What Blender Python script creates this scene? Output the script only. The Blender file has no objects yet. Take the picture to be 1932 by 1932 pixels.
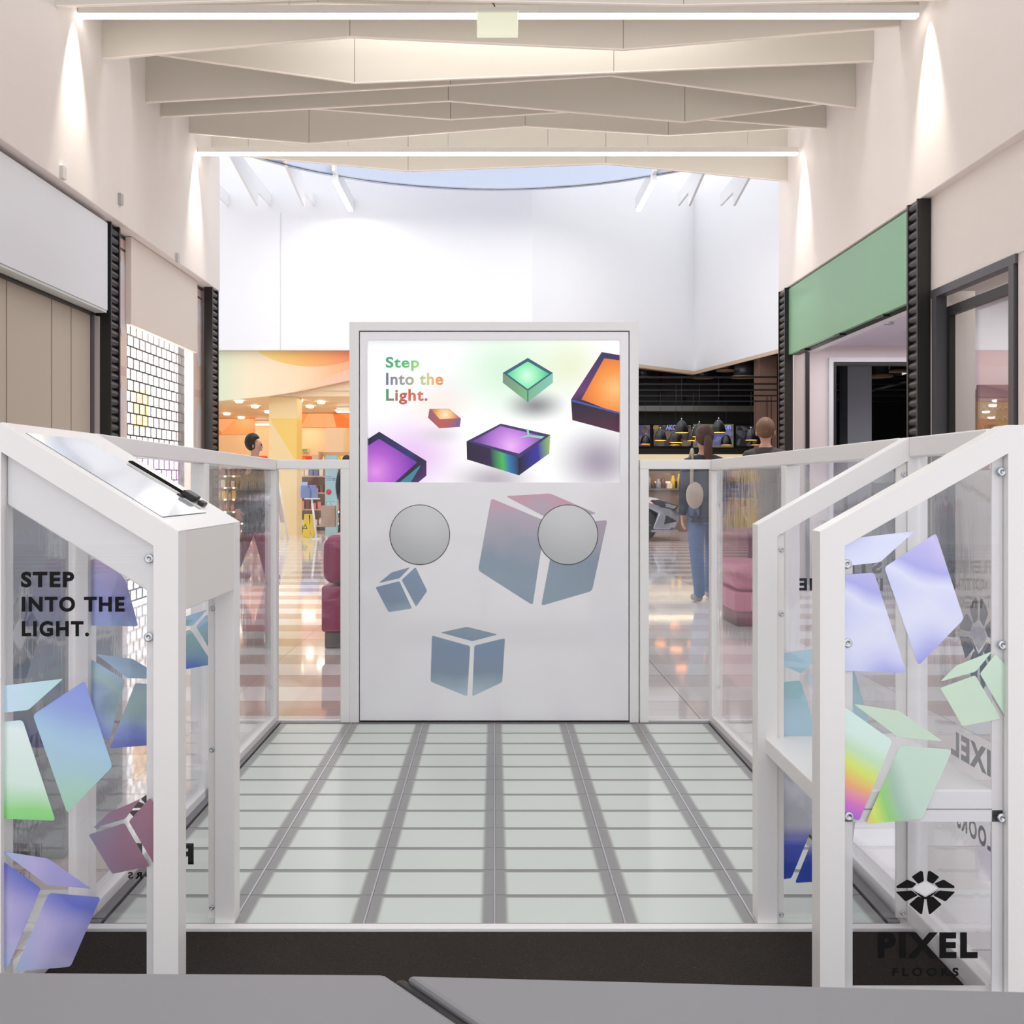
import bpy, bmesh, math, random
from mathutils import Vector, Matrix
random.seed(7)
R = math.radians
scene = bpy.context.scene
COL = scene.collection

# ------------------------------------------------------------------ camera
F, CX, CY, CZ = 1772.0, 933.0, 911.0, 1.15
cd = bpy.data.cameras.new('camera')
cam = bpy.data.objects.new('camera', cd)
COL.objects.link(cam)
cam.location = (0, 0, CZ)
cam.rotation_euler = (R(90), 0, 0)
cd.sensor_width = 36
cd.lens = 36 * F / 1932
cd.shift_x = (966 - CX) / 1932
cd.shift_y = -(966 - CY) / 1932
cd.clip_start = 0.02
cd.clip_end = 200
scene.camera = cam

# ------------------------------------------------------------------ world, light, exposure
scene.view_settings.view_transform = 'Standard'
scene.view_settings.look = 'None'
scene.view_settings.exposure = 0.27
scene.view_settings.gamma = 1
scene.view_settings.use_curve_mapping = False
W = bpy.data.worlds.new('sky')
scene.world = W
W.use_nodes = True
W.node_tree.nodes['Background'].inputs[0].default_value = (0.95, 0.962, 1.0, 1)
W.node_tree.nodes['Background'].inputs[1].default_value = 1.25
scene.cycles.max_bounces = 8
scene.cycles.transparent_max_bounces = 24
scene.cycles.glossy_bounces = 5
scene.cycles.use_denoising = True
scene.cycles.sample_clamp_indirect = 6

def area_light(name, loc, sx, sy, power, color=(1, 1, 1), rot=(0, 0, 0)):
    l = bpy.data.lights.new(name, 'AREA')
    l.shape = 'RECTANGLE'; l.size = sx; l.size_y = sy
    l.energy = power; l.color = color
    o = bpy.data.objects.new(name, l)
    COL.objects.link(o)
    o.location = loc; o.rotation_euler = rot
    return o

def spot_light(name, loc, power, angle, blend, rot=(0, 0, 0), color=(1, .93, .85), radius=.02):
    l = bpy.data.lights.new(name, 'SPOT')
    l.energy = power; l.spot_size = angle; l.spot_blend = blend
    l.color = color; l.shadow_soft_size = radius
    o = bpy.data.objects.new(name, l)
    COL.objects.link(o)
    o.location = loc; o.rotation_euler = rot
    return o

# ceiling lamps of the shops and the atrium, plus added fill lights and spots
area_light('pharmacy_fill_light', (-4.95, 24.65, 2.99), 9.6, 8.4, 175, (1, .88, .70))  # added fill spread under the whole pharmacy ceiling
area_light('grille_shop_ceiling_light', (-4.6, 9.3, 2.9), 2.0, 1.8, 190, (1, .98, .95))
area_light('cafe_counter_light', (5.5, 21.6, 1.95), 4.0, .2, 22, (1, .78, .5))
area_light('bag_shop_ceiling_light', (4.6, 6.6, 2.9), 1.6, 1.6, 30, (1, .97, .96))
area_light('green_shop_ceiling_light', (4.6, 9.6, 2.7), 2.2, 2.0, 26, (1, .97, .98))
area_light('atrium_sky_fill', (0, 13.2, 8.3), 7.0, 7.0, 150, (.96, .975, 1))  # added fill inside the round opening, brightens the atrium walls
for sx in (-1, 1):
    area_light('atrium_linear_lamp', (3.0 * sx, 18.6, 6.80), .12, 1.8, 30, (1, .98, .95))
    spot_light('atrium_wall_washer', (3.03 * sx, 19.62, 6.75), 30, R(80), 1.0, (R(6), 0, 0), (1, 1, 1), .05)
for yy in (7.1, 9.95):  # added spots imitate light of the strip ends grazing the walls
    spot_light('strip_glow_spot', (-3.06, yy - .09, 4.74), 260, R(40), 1.0, (0, R(3), 0))
    spot_light('strip_glow_spot', (3.17, yy - .09, 4.74), 260, R(40), 1.0, (0, R(-3), 0))
area_light('rooflight_daylight', (.2, 7.78, 5.72), 3.4, .35, 26, (.93, .95, 1), (R(8), 0, 0))

# ------------------------------------------------------------------ colour and material helpers
def lin(c):
    c = c / 255.0
    return c / 12.92 if c <= 0.04045 else ((c + 0.055) / 1.055) ** 2.4
def rgb(r, g, b): return (lin(r), lin(g), lin(b), 1)

class NT:
    def __init__(s, name):
        s.m = bpy.data.materials.new(name); s.m.use_nodes = True
        s.t = s.m.node_tree
        s.b = s.t.nodes['Principled BSDF']; s.out = s.t.nodes['Material Output']
    def n(s, typ, **kw):
        nd = s.t.nodes.new(typ)
        for k, v in kw.items(): setattr(nd, k, v)
        return nd
    def l(s, a, b): s.t.links.new(a, b)
    def math(s, op, a, b=None, c=None, clamp=False):
        nd = s.n('ShaderNodeMath', operation=op); nd.use_clamp = clamp
        for i, v in enumerate((a, b, c)):
            if v is None: continue
            if isinstance(v, (int, float)): nd.inputs[i].default_value = v
            else: s.l(v, nd.inputs[i])
        return nd.outputs[0]
    def pos(s):
        g = s.n('ShaderNodeNewGeometry'); x = s.n('ShaderNodeSeparateXYZ')
        s.l(g.outputs['Position'], x.inputs[0]); return g.outputs['Position'], x.outputs
    def obj(s):
        g = s.n('ShaderNodeTexCoord'); x = s.n('ShaderNodeSeparateXYZ')
        s.l(g.outputs['Object'], x.inputs[0]); return g.outputs['Object'], x.outputs
    def ramp(s, fac, stops, interp='LINEAR'):
        r = s.n('ShaderNodeValToRGB'); r.color_ramp.interpolation = interp
        e = r.color_ramp.elements
        while len(e) < len(stops): e.new(0.5)
        for i, (p, c) in enumerate(stops): e[i].position = p; e[i].color = c
        if fac is not None: s.l(fac, r.inputs[0])
        return r.outputs[0]
    def mix(s, fac, a, b):
        m = s.n('ShaderNodeMix', data_type='RGBA')
        for i, v in ((0, fac), (6, a), (7, b)):
            if isinstance(v, (int, float)): m.inputs[i].default_value = v
            elif isinstance(v, tuple): m.inputs[i].default_value = v
            else: s.l(v, m.inputs[i])
        return m.outputs[2]

def mat(name, col, rough=.5, metal=0, emit=0, spec=.5, bump=0, bscale=60, ecol=None, coat=0, var=0):
    k = NT(name)
    k.b.inputs['Base Color'].default_value = col
    k.b.inputs['Roughness'].default_value = rough
    k.b.inputs['Metallic'].default_value = metal
    k.b.inputs['Specular IOR Level'].default_value = spec
    if coat:
        k.b.inputs['Coat Weight'].default_value = coat; k.b.inputs['Coat Roughness'].default_value = .05
    if emit:
        k.b.inputs['Emission Color'].default_value = ecol or col
        k.b.inputs['Emission Strength'].default_value = emit
    p, _ = k.pos()
    nz = k.n('ShaderNodeTexNoise'); nz.inputs['Scale'].default_value = bscale
    nz.inputs['Detail'].default_value = 4
    k.l(p, nz.inputs['Vector'])
    if var:
        c2 = tuple(min(1, v * (1 + var)) for v in col[:3]) + (1,)
        c1 = tuple(v * (1 - var) for v in col[:3]) + (1,)
        k.l(k.mix(nz.outputs[0], c1, c2), k.b.inputs['Base Color'])
    if bump:
        bp = k.n('ShaderNodeBump'); bp.inputs['Strength'].default_value = bump
        bp.inputs['Distance'].default_value = .01
        k.l(nz.outputs[0], bp.inputs['Height']); k.l(bp.outputs[0], k.b.inputs['Normal'])
    return k.m

M = {}
M['paint'] = mat('white_wall_paint', rgb(236, 228, 222), .65, bump=.02, bscale=8, var=.015)
M['paint_white'] = mat('atrium_white_paint', rgb(246, 246, 248), .7, var=.01, bscale=3)
M['baffle'] = mat('baffle_board', rgb(222, 216, 205), .5, var=.012, bscale=3)
M['baffle_edge'] = mat('baffle_edge', rgb(250, 240, 232), .3)
M['powder'] = mat('white_powder_coat', rgb(246, 244, 242), .32, bump=.02, bscale=400)
M['powder_soft'] = mat('white_powder_coat_matt', rgb(240, 237, 233), .45, bump=.02, bscale=300)
M['acrylic'] = mat('white_gloss_acrylic', rgb(246, 244, 247), .10, coat=.4)
M['acrylic_frame'] = mat('white_satin_acrylic', rgb(242, 240, 239), .3)
M['black'] = mat('black_frame', rgb(30, 28, 27), .4)
M['blackgloss'] = mat('black_gloss', rgb(14, 13, 13), .15)
M['rib'] = mat('ribbed_black_metal', rgb(58, 57, 60), .35, metal=.3)
M['darkgrey'] = mat('dark_grey_frame', rgb(88, 87, 92), .4, metal=.2)
M['alu'] = mat('aluminium', rgb(200, 200, 204), .3, metal=.6)
M['alu_dark'] = mat('grey_aluminium', rgb(138, 136, 138), .4, metal=.4)
M['steel'] = mat('steel_screw', rgb(205, 210, 214), .25, metal=.9)
M['dark'] = mat('dark_gap', rgb(40, 40, 44), .5)
M['green'] = mat('green_sign_face', rgb(128, 176, 138), .35, var=.04, bscale=2)
M['cream'] = mat('cream_sign_face', rgb(231, 219, 208), .45)
M['signwhite'] = mat('white_sign_face', rgb(226, 227, 232), .3)
M['led'] = mat('led_diffuser', rgb(255, 250, 245), .4, emit=6)
M['lamp_on'] = mat('lamp_disc', rgb(255, 244, 225), .4, emit=9)
M['glow'] = mat('warm_lamp_inner', rgb(255, 190, 90), .5, emit=2.6, ecol=rgb(255, 176, 70))
M['peach'] = mat('peach_wall', rgb(250, 224, 184), .5)
M['orange'] = mat('orange_fascia', rgb(248, 152, 72), .4)
M['wood_dark'] = mat('brown_cladding', rgb(120, 92, 78), .55, var=.06, bscale=12)
M['cafe_black'] = mat('cafe_black', rgb(14, 13, 14), .5)
M['cafe_pipe'] = mat('cafe_dark_pipe', rgb(44, 45, 50), .35, metal=.5)
M['duct'] = mat('galvanised_duct', rgb(150, 150, 146), .35, metal=.7)
M['magenta'] = mat('magenta_leatherette', rgb(156, 66, 100), .33, bump=.08, bscale=40)
M['magenta_pale'] = mat('pink_leatherette', rgb(206, 140, 160), .35, bump=.08, bscale=40)
M['plinth'] = mat('grey_plinth', rgb(112, 106, 104), .5)
M['skin'] = mat('skin', rgb(198, 150, 128), .5)
M['hair_brown'] = mat('brown_hair', rgb(72, 46, 36), .6, bump=.2, bscale=120)
M['hair_black'] = mat('black_hair', rgb(26, 20, 18), .6, bump=.2, bscale=120)
M['hair_ginger'] = mat('light_brown_hair', rgb(104, 76, 54), .6, bump=.2, bscale=120)
M['navy'] = mat('navy_jacket', rgb(38, 42, 62), .7, bump=.1, bscale=30)
M['greycoat'] = mat('dark_grey_sweater', rgb(62, 56, 56), .8, bump=.1, bscale=60)
M['jeans'] = mat('blue_jeans', rgb(92, 116, 152), .8, var=.08, bscale=14)
M['darktrouser'] = mat('dark_trousers', rgb(46, 46, 58), .8)
M['shoe'] = mat('grey_shoes', rgb(150, 146, 146), .6)
M['canvas'] = mat('canvas_bag', rgb(178, 166, 152), .8, bump=.1, bscale=80)
M['paper'] = mat('kraft_paper', rgb(172, 142, 118), .8, bump=.1, bscale=20)
M['yellow'] = mat('yellow_plastic', rgb(244, 208, 22), .35)
M['ink'] = mat('black_vinyl', rgb(20, 19, 20), .55, spec=.15)
M['inkgrey'] = mat('grey_vinyl', rgb(50, 48, 52), .5, spec=.2)
M['white'] = mat('white_plastic', rgb(240, 240, 240), .4)
M['car'] = mat('silver_car_paint', rgb(188, 196, 208), .18, metal=.5, coat=1)
M['tyre'] = mat('tyre_rubber', rgb(50, 54, 58), .6)
M['redsign'] = mat('red_sign', rgb(238, 84, 56), .4)
M['bluepanel'] = mat('pale_blue_panel', rgb(166, 204, 208), .4)
M['tabletop'] = mat('grey_table_laminate', rgb(138, 138, 141), .38)
M['rubber'] = mat('black_rubber_edge', rgb(32, 33, 34), .45)
M['shelfmat'] = mat('beige_shelf_metal', rgb(204, 178, 160), .4)
M['pinkbar'] = mat('pale_red_print', rgb(222, 186, 182), .5)
M['postbeige'] = mat('beige_post_face', rgb(232, 208, 192), .4)
M['lilac'] = mat('lilac_oval_print', rgb(222, 214, 220), .4)
M['pinkwall'] = mat('pink_wall', rgb(216, 198, 208), .5)
M['creamwall'] = mat('cream_wall', rgb(232, 222, 216), .5)
M['whitewall'] = mat('cool_white_wall', rgb(232, 232, 236), .5)
M['lilacceil'] = mat('lilac_ceiling', rgb(226, 216, 232), .5)
M['brownbag'] = mat('brown_bag', rgb(150, 84, 66), .5, bump=.15, bscale=30)

# thin clear pane: see-through with a Fresnel reflection
def glass_mat(name, tint=(1, 1, 1, 1), rough=0.0, bump=0.0, base=.0):
    k = NT(name); t = k.t; t.nodes.remove(k.b)
    tr = k.n('ShaderNodeBsdfTransparent'); tr.inputs[0].default_value = tint
    gl = k.n('ShaderNodeBsdfGlossy'); gl.inputs['Roughness'].default_value = rough
    gl.inputs[0].default_value = (1, 1, 1, 1)
    ge = k.n('ShaderNodeNewGeometry'); dt = k.n('ShaderNodeVectorMath', operation='DOT_PRODUCT')
    k.l(ge.outputs['Normal'], dt.inputs[0]); k.l(ge.outputs['Incoming'], dt.inputs[1])
    ab = k.math('SUBTRACT', 1.0, k.math('ABSOLUTE', dt.outputs['Value']), clamp=True)
    fres = k.math('ADD', k.math('MULTIPLY', k.math('POWER', ab, 5), .96), .035)
    if bump:
        p, _ = k.pos()
        mp = k.n('ShaderNodeMapping'); mp.inputs['Scale'].default_value = (1, 1, .25)
        k.l(p, mp.inputs[0])
        nz = k.n('ShaderNodeTexNoise'); nz.inputs['Scale'].default_value = 26
        k.l(mp.outputs[0], nz.inputs['Vector'])
        bp = k.n('ShaderNodeBump'); bp.inputs['Strength'].default_value = bump
        bp.inputs['Distance'].default_value = .002
        k.l(nz.outputs[0], bp.inputs['Height']); k.l(bp.outputs[0], gl.inputs['Normal'])
    mx = k.n('ShaderNodeMixShader')
    f = k.math('ADD', fres, base, clamp=True)
    k.l(f, mx.inputs[0]); k.l(tr.outputs[0], mx.inputs[1]); k.l(gl.outputs[0], mx.inputs[2])
    k.l(mx.outputs[0], k.out.inputs[0])
    return k.m
M['glass'] = glass_mat('clear_acrylic_pane', (.97, .975, .985, 1), 0, 0)
M['glass_wavy'] = glass_mat('slightly_wavy_acrylic_pane', (.96, .965, .975, 1), .02, .35, .07)
M['shopglass'] = glass_mat('shop_window_glass', (.96, .97, .97, 1), 0)

def floor_mat():
    k = NT('polished_mall_tiles')
    p, x = k.pos()
    band = k.math('FRACT', k.math('MULTIPLY', k.math('ADD', x[1], .33), 1 / .66))
    isb = k.math('GREATER_THAN', band, .52)
    cell = k.math('FLOOR', k.math('MULTIPLY', k.math('ADD', x[0], .2), 1 / 2.4))
    odd = k.math('MODULO', k.math('ADD', k.math('ABSOLUTE', cell), 0), 2)
    odd = k.math('ADD', k.math('MULTIPLY', odd, .55), .25)
    near = k.math('MULTIPLY', isb, odd)
    col = k.mix(near, rgb(232, 229, 229), rgb(186, 158, 150))
    jx = k.math('LESS_THAN', k.math('FRACT', k.math('MULTIPLY', k.math('ADD', x[0], .2), 1 / 1.2)), .004)
    jy = k.math('LESS_THAN', band, .007)
    j = k.math('MAXIMUM', jx, jy)
    col = k.mix(j, col, rgb(150, 140, 138))
    k.l(col, k.b.inputs['Base Color'])
    nz = k.n('ShaderNodeTexNoise'); nz.inputs['Scale'].default_value = 3
    k.l(p, nz.inputs['Vector'])
    k.l(k.math('ADD', k.math('MULTIPLY', nz.outputs[0], .05), .03), k.b.inputs['Roughness'])
    k.b.inputs['Specular IOR Level'].default_value = .9
    return k.m
M['floor'] = floor_mat()

def carpet_mat():
    k = NT('black_carpet')
    p, x = k.pos()
    nz = k.n('ShaderNodeTexNoise'); nz.inputs['Scale'].default_value = 260; nz.inputs['Detail'].default_value = 6
    n2 = k.n('ShaderNodeTexNoise'); n2.inputs['Scale'].default_value = 5
    vo = k.n('ShaderNodeTexVoronoi'); vo.inputs['Scale'].default_value = 60
    for q in (nz, n2, vo): k.l(p, q.inputs['Vector'])
    c = k.mix(nz.outputs[0], rgb(38, 35, 32), rgb(78, 72, 68))
    c = k.mix(k.math('MULTIPLY', n2.outputs[0], .5), c, rgb(44, 40, 37))
    lint = k.math('LESS_THAN', vo.outputs['Distance'], .035)
    c = k.mix(k.math('MULTIPLY', lint, .7), c, rgb(190, 180, 160))
    k.l(c, k.b.inputs['Base Color'])
    k.b.inputs['Roughness'].default_value = 1; k.b.inputs['Specular IOR Level'].default_value = .05
    bp = k.n('ShaderNodeBump'); bp.inputs['Strength'].default_value = .6; bp.inputs['Distance'].default_value = .003
    k.l(nz.outputs[0], bp.inputs['Height']); k.l(bp.outputs[0], k.b.inputs['Normal'])
    return k.m
M['carpet'] = carpet_mat()

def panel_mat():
    # opal glass: under-frame and its shadow painted into the colour as soft edge bands
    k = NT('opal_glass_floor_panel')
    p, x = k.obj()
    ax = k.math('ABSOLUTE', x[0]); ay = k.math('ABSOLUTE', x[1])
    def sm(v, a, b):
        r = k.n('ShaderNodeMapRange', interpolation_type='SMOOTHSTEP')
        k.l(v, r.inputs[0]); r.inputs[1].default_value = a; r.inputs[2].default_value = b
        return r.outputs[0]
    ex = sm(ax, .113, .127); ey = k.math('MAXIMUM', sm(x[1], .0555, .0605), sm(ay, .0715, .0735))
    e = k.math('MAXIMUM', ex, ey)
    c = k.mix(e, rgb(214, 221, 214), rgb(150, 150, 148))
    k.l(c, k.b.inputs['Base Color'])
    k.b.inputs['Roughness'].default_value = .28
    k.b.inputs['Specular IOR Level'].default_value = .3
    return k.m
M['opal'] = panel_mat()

def holo(name, stops, ang=60, size=.2, rough=.22, warp=.35, off=0.0, metal=.3):
    k = NT('holographic_film_' + name)
    p, x = k.obj()
    a = R(ang)
    g = k.math('ADD', k.math('MULTIPLY', x[0], math.cos(a) / size), k.math('MULTIPLY', x[2], math.sin(a) / size))
    nz = k.n('ShaderNodeTexNoise'); nz.inputs['Scale'].default_value = 7; nz.inputs['Detail'].default_value = 1
    k.l(p, nz.inputs['Vector'])
    g = k.math('ADD', g, k.math('MULTIPLY', k.math('SUBTRACT', nz.outputs[0], .5), warp * 2))
    g = k.math('ADD', g, .5 + off, clamp=True)
    k.l(k.ramp(g, stops), k.b.inputs['Base Color'])
    k.b.inputs['Metallic'].default_value = metal
    k.b.inputs['Roughness'].default_value = rough
    bp = k.n('ShaderNodeBump'); bp.inputs['Strength'].default_value = .12; bp.inputs['Distance'].default_value = .002
    n2 = k.n('ShaderNodeTexNoise'); n2.inputs['Scale'].default_value = 45
    k.l(p, n2.inputs['Vector']); k.l(n2.outputs[0], bp.inputs['Height']); k.l(bp.outputs[0], k.b.inputs['Normal'])
    return k.m
GRN, LGRN, MINT = rgb(134, 222, 132), rgb(206, 240, 200), rgb(226, 250, 240)
BLU, SKY, VIO, LIL = rgb(76, 100, 214), rgb(160, 200, 236), rgb(140, 148, 226), rgb(196, 190, 236)
WHT, PNK, ORG, YEL = rgb(240, 244, 255), rgb(232, 130, 210), rgb(250, 190, 130), rgb(226, 246, 120)
MAU, SLT, TEAL = rgb(150, 118, 140), rgb(124, 144, 168), rgb(130, 180, 180)
M['h_a'] = holo('green_blue', [(0, rgb(150, 214, 160)), (.28, rgb(178, 222, 206)), (.5, rgb(176, 212, 238)), (.72, rgb(150, 170, 232)), (1, VIO)], 75, .34, warp=.15)
M['h_a2'] = holo('green_white', [(0, rgb(122, 224, 120)), (.22, rgb(160, 232, 150)), (.42, MINT), (.8, rgb(236, 252, 250)), (1, SKY)], 80, .24, warp=.12)
M['h_b'] = holo('violet_blue', [(0, LGRN), (.2, SKY), (.45, LIL), (.7, rgb(112, 124, 216)), (1, VIO)], 50, .30)
M['h_c'] = holo('mauve', [(0, SLT), (.5, MAU), (1, rgb(170, 122, 136))], 20, .2)
M['h_d'] = holo('white_violet', [(0, rgb(190, 224, 240)), (.2, rgb(150, 156, 232)), (.38, rgb(206, 210, 248)), (.52, rgb(226, 230, 252)), (.66, rgb(178, 178, 238)), (.82, rgb(206, 200, 240)), (1, rgb(150, 156, 234))], 70, .34, warp=.45)
M['h_e'] = holo('rainbow', [(0, rgb(120, 100, 235)), (.14, rgb(150, 110, 235)), (.26, PNK), (.36, ORG), (.45, YEL), (.53, LGRN), (.62, rgb(222, 248, 238)), (1, rgb(228, 250, 246))], 62, .30, warp=.06)
M['h_f'] = holo('pale_green', [(0, rgb(222, 236, 204)), (.5, rgb(206, 230, 210)), (1, rgb(212, 238, 220))], 60, .3)
M['h_g'] = holo('deep_blue', [(0, rgb(84, 110, 228)), (.36, rgb(84, 110, 228)), (.44, rgb(200, 196, 245)), (.5, rgb(250, 250, 255)), (1, rgb(250, 250, 255))], 90, .22, warp=.1)
M['h_h'] = holo('blue_teal', [(0, rgb(84, 108, 232)), (.3, rgb(130, 160, 240)), (.5, rgb(190, 226, 220)), (.75, rgb(176, 214, 240)), (1, rgb(160, 194, 222))], 70, .2, warp=.5)
M['h_i'] = holo('pink_blue', [(0, SKY), (.35, VIO), (.7, rgb(170, 150, 206)), (1, rgb(212, 160, 190))], 80, .2)
M['h_j'] = holo('sky_mint', [(0, rgb(236, 252, 250)), (.35, rgb(206, 232, 250)), (.65, rgb(190, 228, 232)), (1, rgb(150, 190, 230))], 40, .24)
M['h_k'] = holo('slate_blue', [(0, rgb(186, 204, 216)), (.35, rgb(142, 160, 180)), (.7, rgb(140, 160, 186)), (1, rgb(150, 168, 184))], 90, .26, warp=.15, metal=.12)
M['h_l'] = holo('slate_pink', [(0, rgb(152, 170, 184)), (.4, rgb(148, 162, 178)), (.65, rgb(178, 174, 186)), (.85, rgb(190, 176, 190)), (1, rgb(212, 164, 180))], 90, .44, warp=.2, metal=.12)

# ------------------------------------------------------------------ mesh helpers
WLOC = {}
def P(x, y, Y): return Vector(((x - CX) / F * Y, Y, CZ - (y - CY) / F * Y))

class MB:
    def __init__(s): s.v = []; s.f = []; s.sm = []
    def add(s, vs, fs, smooth=False):
        n = len(s.v); s.v += [Vector(q) for q in vs]
        s.f += [[i + n for i in q] for q in fs]; s.sm += [smooth] * len(fs); return s
    def box(s, x0, x1, y0, y1, z0, z1):
        if x0 > x1: x0, x1 = x1, x0
        return s.add([(x0, y0, z0), (x1, y0, z0), (x1, y1, z0), (x0, y1, z0), (x0, y0, z1), (x1, y0, z1), (x1, y1, z1), (x0, y1, z1)],
                     [(0, 3, 2, 1), (4, 5, 6, 7), (0, 1, 5, 4), (1, 2, 6, 5), (2, 3, 7, 6), (3, 0, 4, 7)])
    def prism(s, pts, vec):
        n = len(pts); vec = Vector(vec); a = [Vector(p) for p in pts]
        return s.add(a + [p + vec for p in a], [list(range(n))[::-1], list(range(n, 2 * n))] + [(i, (i + 1) % n, (i + 1) % n + n, i + n) for i in range(n)])
    def ring(s, outer, inner, y0, y1):
        n = len(outer)
        vs = [(x, y0, z) for x, z in outer] + [(x, y0, z) for x, z in inner] + [(x, y1, z) for x, z in outer] + [(x, y1, z) for x, z in inner]
        fs = []
        for i in range(n):
            j = (i + 1) % n
            fs += [(i, j, n + j, n + i), (2 * n + j, 2 * n + i, 3 * n + i, 3 * n + j), (j, i, 2 * n + i, 2 * n + j), (n + i, n + j, 3 * n + j, 3 * n + i)]
        return s.add(vs, fs)
    def tube(s, pts, r, n=10, r2=None, caps=True):
        pts = [Vector(p) for p in pts]; m = len(pts); vs = []
        for i, p in enumerate(pts):
            d = (pts[min(i + 1, m - 1)] - pts[max(i - 1, 0)]).normalized()
            u = d.cross(Vector((0, 0, 1)) if abs(d.z) < .9 else Vector((1, 0, 0))).normalized(); w = d.cross(u)
            rr = r if r2 is None else r + (r2 - r) * i / (m - 1)
            vs += [p + (u * math.cos(2 * math.pi * k / n) + w * math.sin(2 * math.pi * k / n)) * rr for k in range(n)]
        fs = [(i * n + k, i * n + (k + 1) % n, (i + 1) * n + (k + 1) % n, (i + 1) * n + k) for i in range(m - 1) for k in range(n)]
        s.add(vs, fs, True)
        if caps: s.add(vs[:n], [list(range(n))[::-1]]); s.add(vs[-n:], [list(range(n))])
        return s
    def lathe(s, prof, c, n=20, axis='z'):
        vs = []; m = len(prof); c = Vector(c)
        for r, h in prof:
            for k in range(n):
                a = 2 * math.pi * k / n; q = (r * math.cos(a), r * math.sin(a), h)
                if axis == 'y': q = (q[0], q[2], q[1])
                if axis == 'x': q = (q[2], q[0], q[1])
                vs.append(c + Vector(q))
        return s.add(vs, [(i * n + k, i * n + (k + 1) % n, (i + 1) * n + (k + 1) % n, (i + 1) * n + k) for i in range(m - 1) for k in range(n)], True)
    def ball(s, c, r, sx=1, sy=1, sz=1, n=16, m=10):
        vs = []; c = Vector(c)
        for i in range(m + 1):
            t = math.pi * i / m
            for k in range(n):
                a = 2 * math.pi * k / n
                vs.append(c + Vector((r * sx * math.sin(t) * math.cos(a), r * sy * math.sin(t) * math.sin(a), r * sz * math.cos(t))))
        return s.add(vs, [(i * n + k, (i + 1) * n + k, (i + 1) * n + (k + 1) % n, i * n + (k + 1) % n) for i in range(m) for k in range(n)], True)
    def build(s, name, m, parent=None, bevel=0, seg=2, loc=None):
        lo = Vector([min(v[i] for v in s.v) for i in range(3)]); hi = Vector([max(v[i] for v in s.v) for i in range(3)])
        o3 = Vector(((lo.x + hi.x) / 2, (lo.y + hi.y) / 2, lo.z if parent is None else (lo.z + hi.z) / 2)) if loc is None else Vector(loc)
        me = bpy.data.meshes.new(name)
        me.from_pydata([v - o3 for v in s.v], [], s.f)
        bm = bmesh.new(); bm.from_mesh(me)
        bmesh.ops.remove_doubles(bm, verts=bm.verts, dist=1e-6)
        bmesh.ops.recalc_face_normals(bm, faces=bm.faces)
        bm.to_mesh(me); bm.free()
        if len(me.polygons) == len(s.sm):
            for p, q in zip(me.polygons, s.sm): p.use_smooth = q
        else:
            for p in me.polygons: p.use_smooth = all(s.sm)
        return link(name, me, m, parent, o3, bevel, seg)

def link(name, me, m, parent, o3, bevel=0, seg=2):
    o = bpy.data.objects.new(name, me); COL.objects.link(o)
    if m is not None: me.materials.append(M[m] if isinstance(m, str) else m)
    o.location = o3 - (WLOC[parent.name] if parent else Vector((0, 0, 0)))
    o.parent = parent; WLOC[o.name] = Vector(o3)
    if bevel:
        b = o.modifiers.new('bevel', 'BEVEL'); b.width = bevel; b.segments = seg; b.limit_method = 'ANGLE'; b.angle_limit = R(40)
        b.harden_normals = False
    return o

def thing(name, loc, label, cat, group=None):
    o = bpy.data.objects.new(name, None); COL.objects.link(o)
    o.location = loc; o.empty_display_size = .1; WLOC[o.name] = Vector(loc)
    return tag(o, label, cat, group)
def tag(o, label, cat, group=None):
    o['label'] = label; o['category'] = cat
    if group: o['group'] = group
    return o
def struct(o): o['kind'] = 'structure'; return o
def copy_tree(o, parent=None):
    c = o.copy(); COL.objects.link(c); c.parent = parent
    for ch in list(o.children): copy_tree(ch, c)
    return c

def round2(pts, r, n=4):
    out = []; m = len(pts)
    for i in range(m):
        p = Vector(pts[i]); a = Vector(pts[i - 1]); b = Vector(pts[(i + 1) % m])
        da, db = (a - p), (b - p); rr = min(r, da.length * .45, db.length * .45)
        s_, e_ = p + da.normalized() * rr, p + db.normalized() * rr
        for k in range(n + 1):
            t = k / n
            q = s_ * (1 - t) ** 2 + p * 2 * t * (1 - t) + e_ * t * t
            out.append((q.x, q.y))
    return out
def clip(pts, lo=None, hi=None):
    for lim, sg in ((lo, 1), (hi, -1)):
        if lim is None: continue
        out = []
        for i in range(len(pts)):
            a, b = pts[i - 1], pts[i]
            ia, ib = (a[0] - lim) * sg >= 0, (b[0] - lim) * sg >= 0
            if ia != ib:
                t = (lim - a[0]) / (b[0] - a[0]); out.append((lim, a[1] + t * (b[1] - a[1])))
            if ib: out.append(b)
        pts = out
        if not pts: return pts
    return pts

def film(polys, Y, m, parent, name='cube_decal', lo=None, hi=None, dx=0, dy=0, r=6, t=.0006):
    """flat film shapes stuck on an upright pane at depth Y (corner points read off the photo)"""
    mb = MB()
    for q in polys:
        q = [(x + dx, y + dy) for x, y in q]
        q = clip(round2(q, r), lo, hi)
        if len(q) >= 3: mb.prism([P(x, y, Y) for x, y in q], (0, t, 0))
    return mb.build(name, m, parent) if mb.v else None

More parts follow.
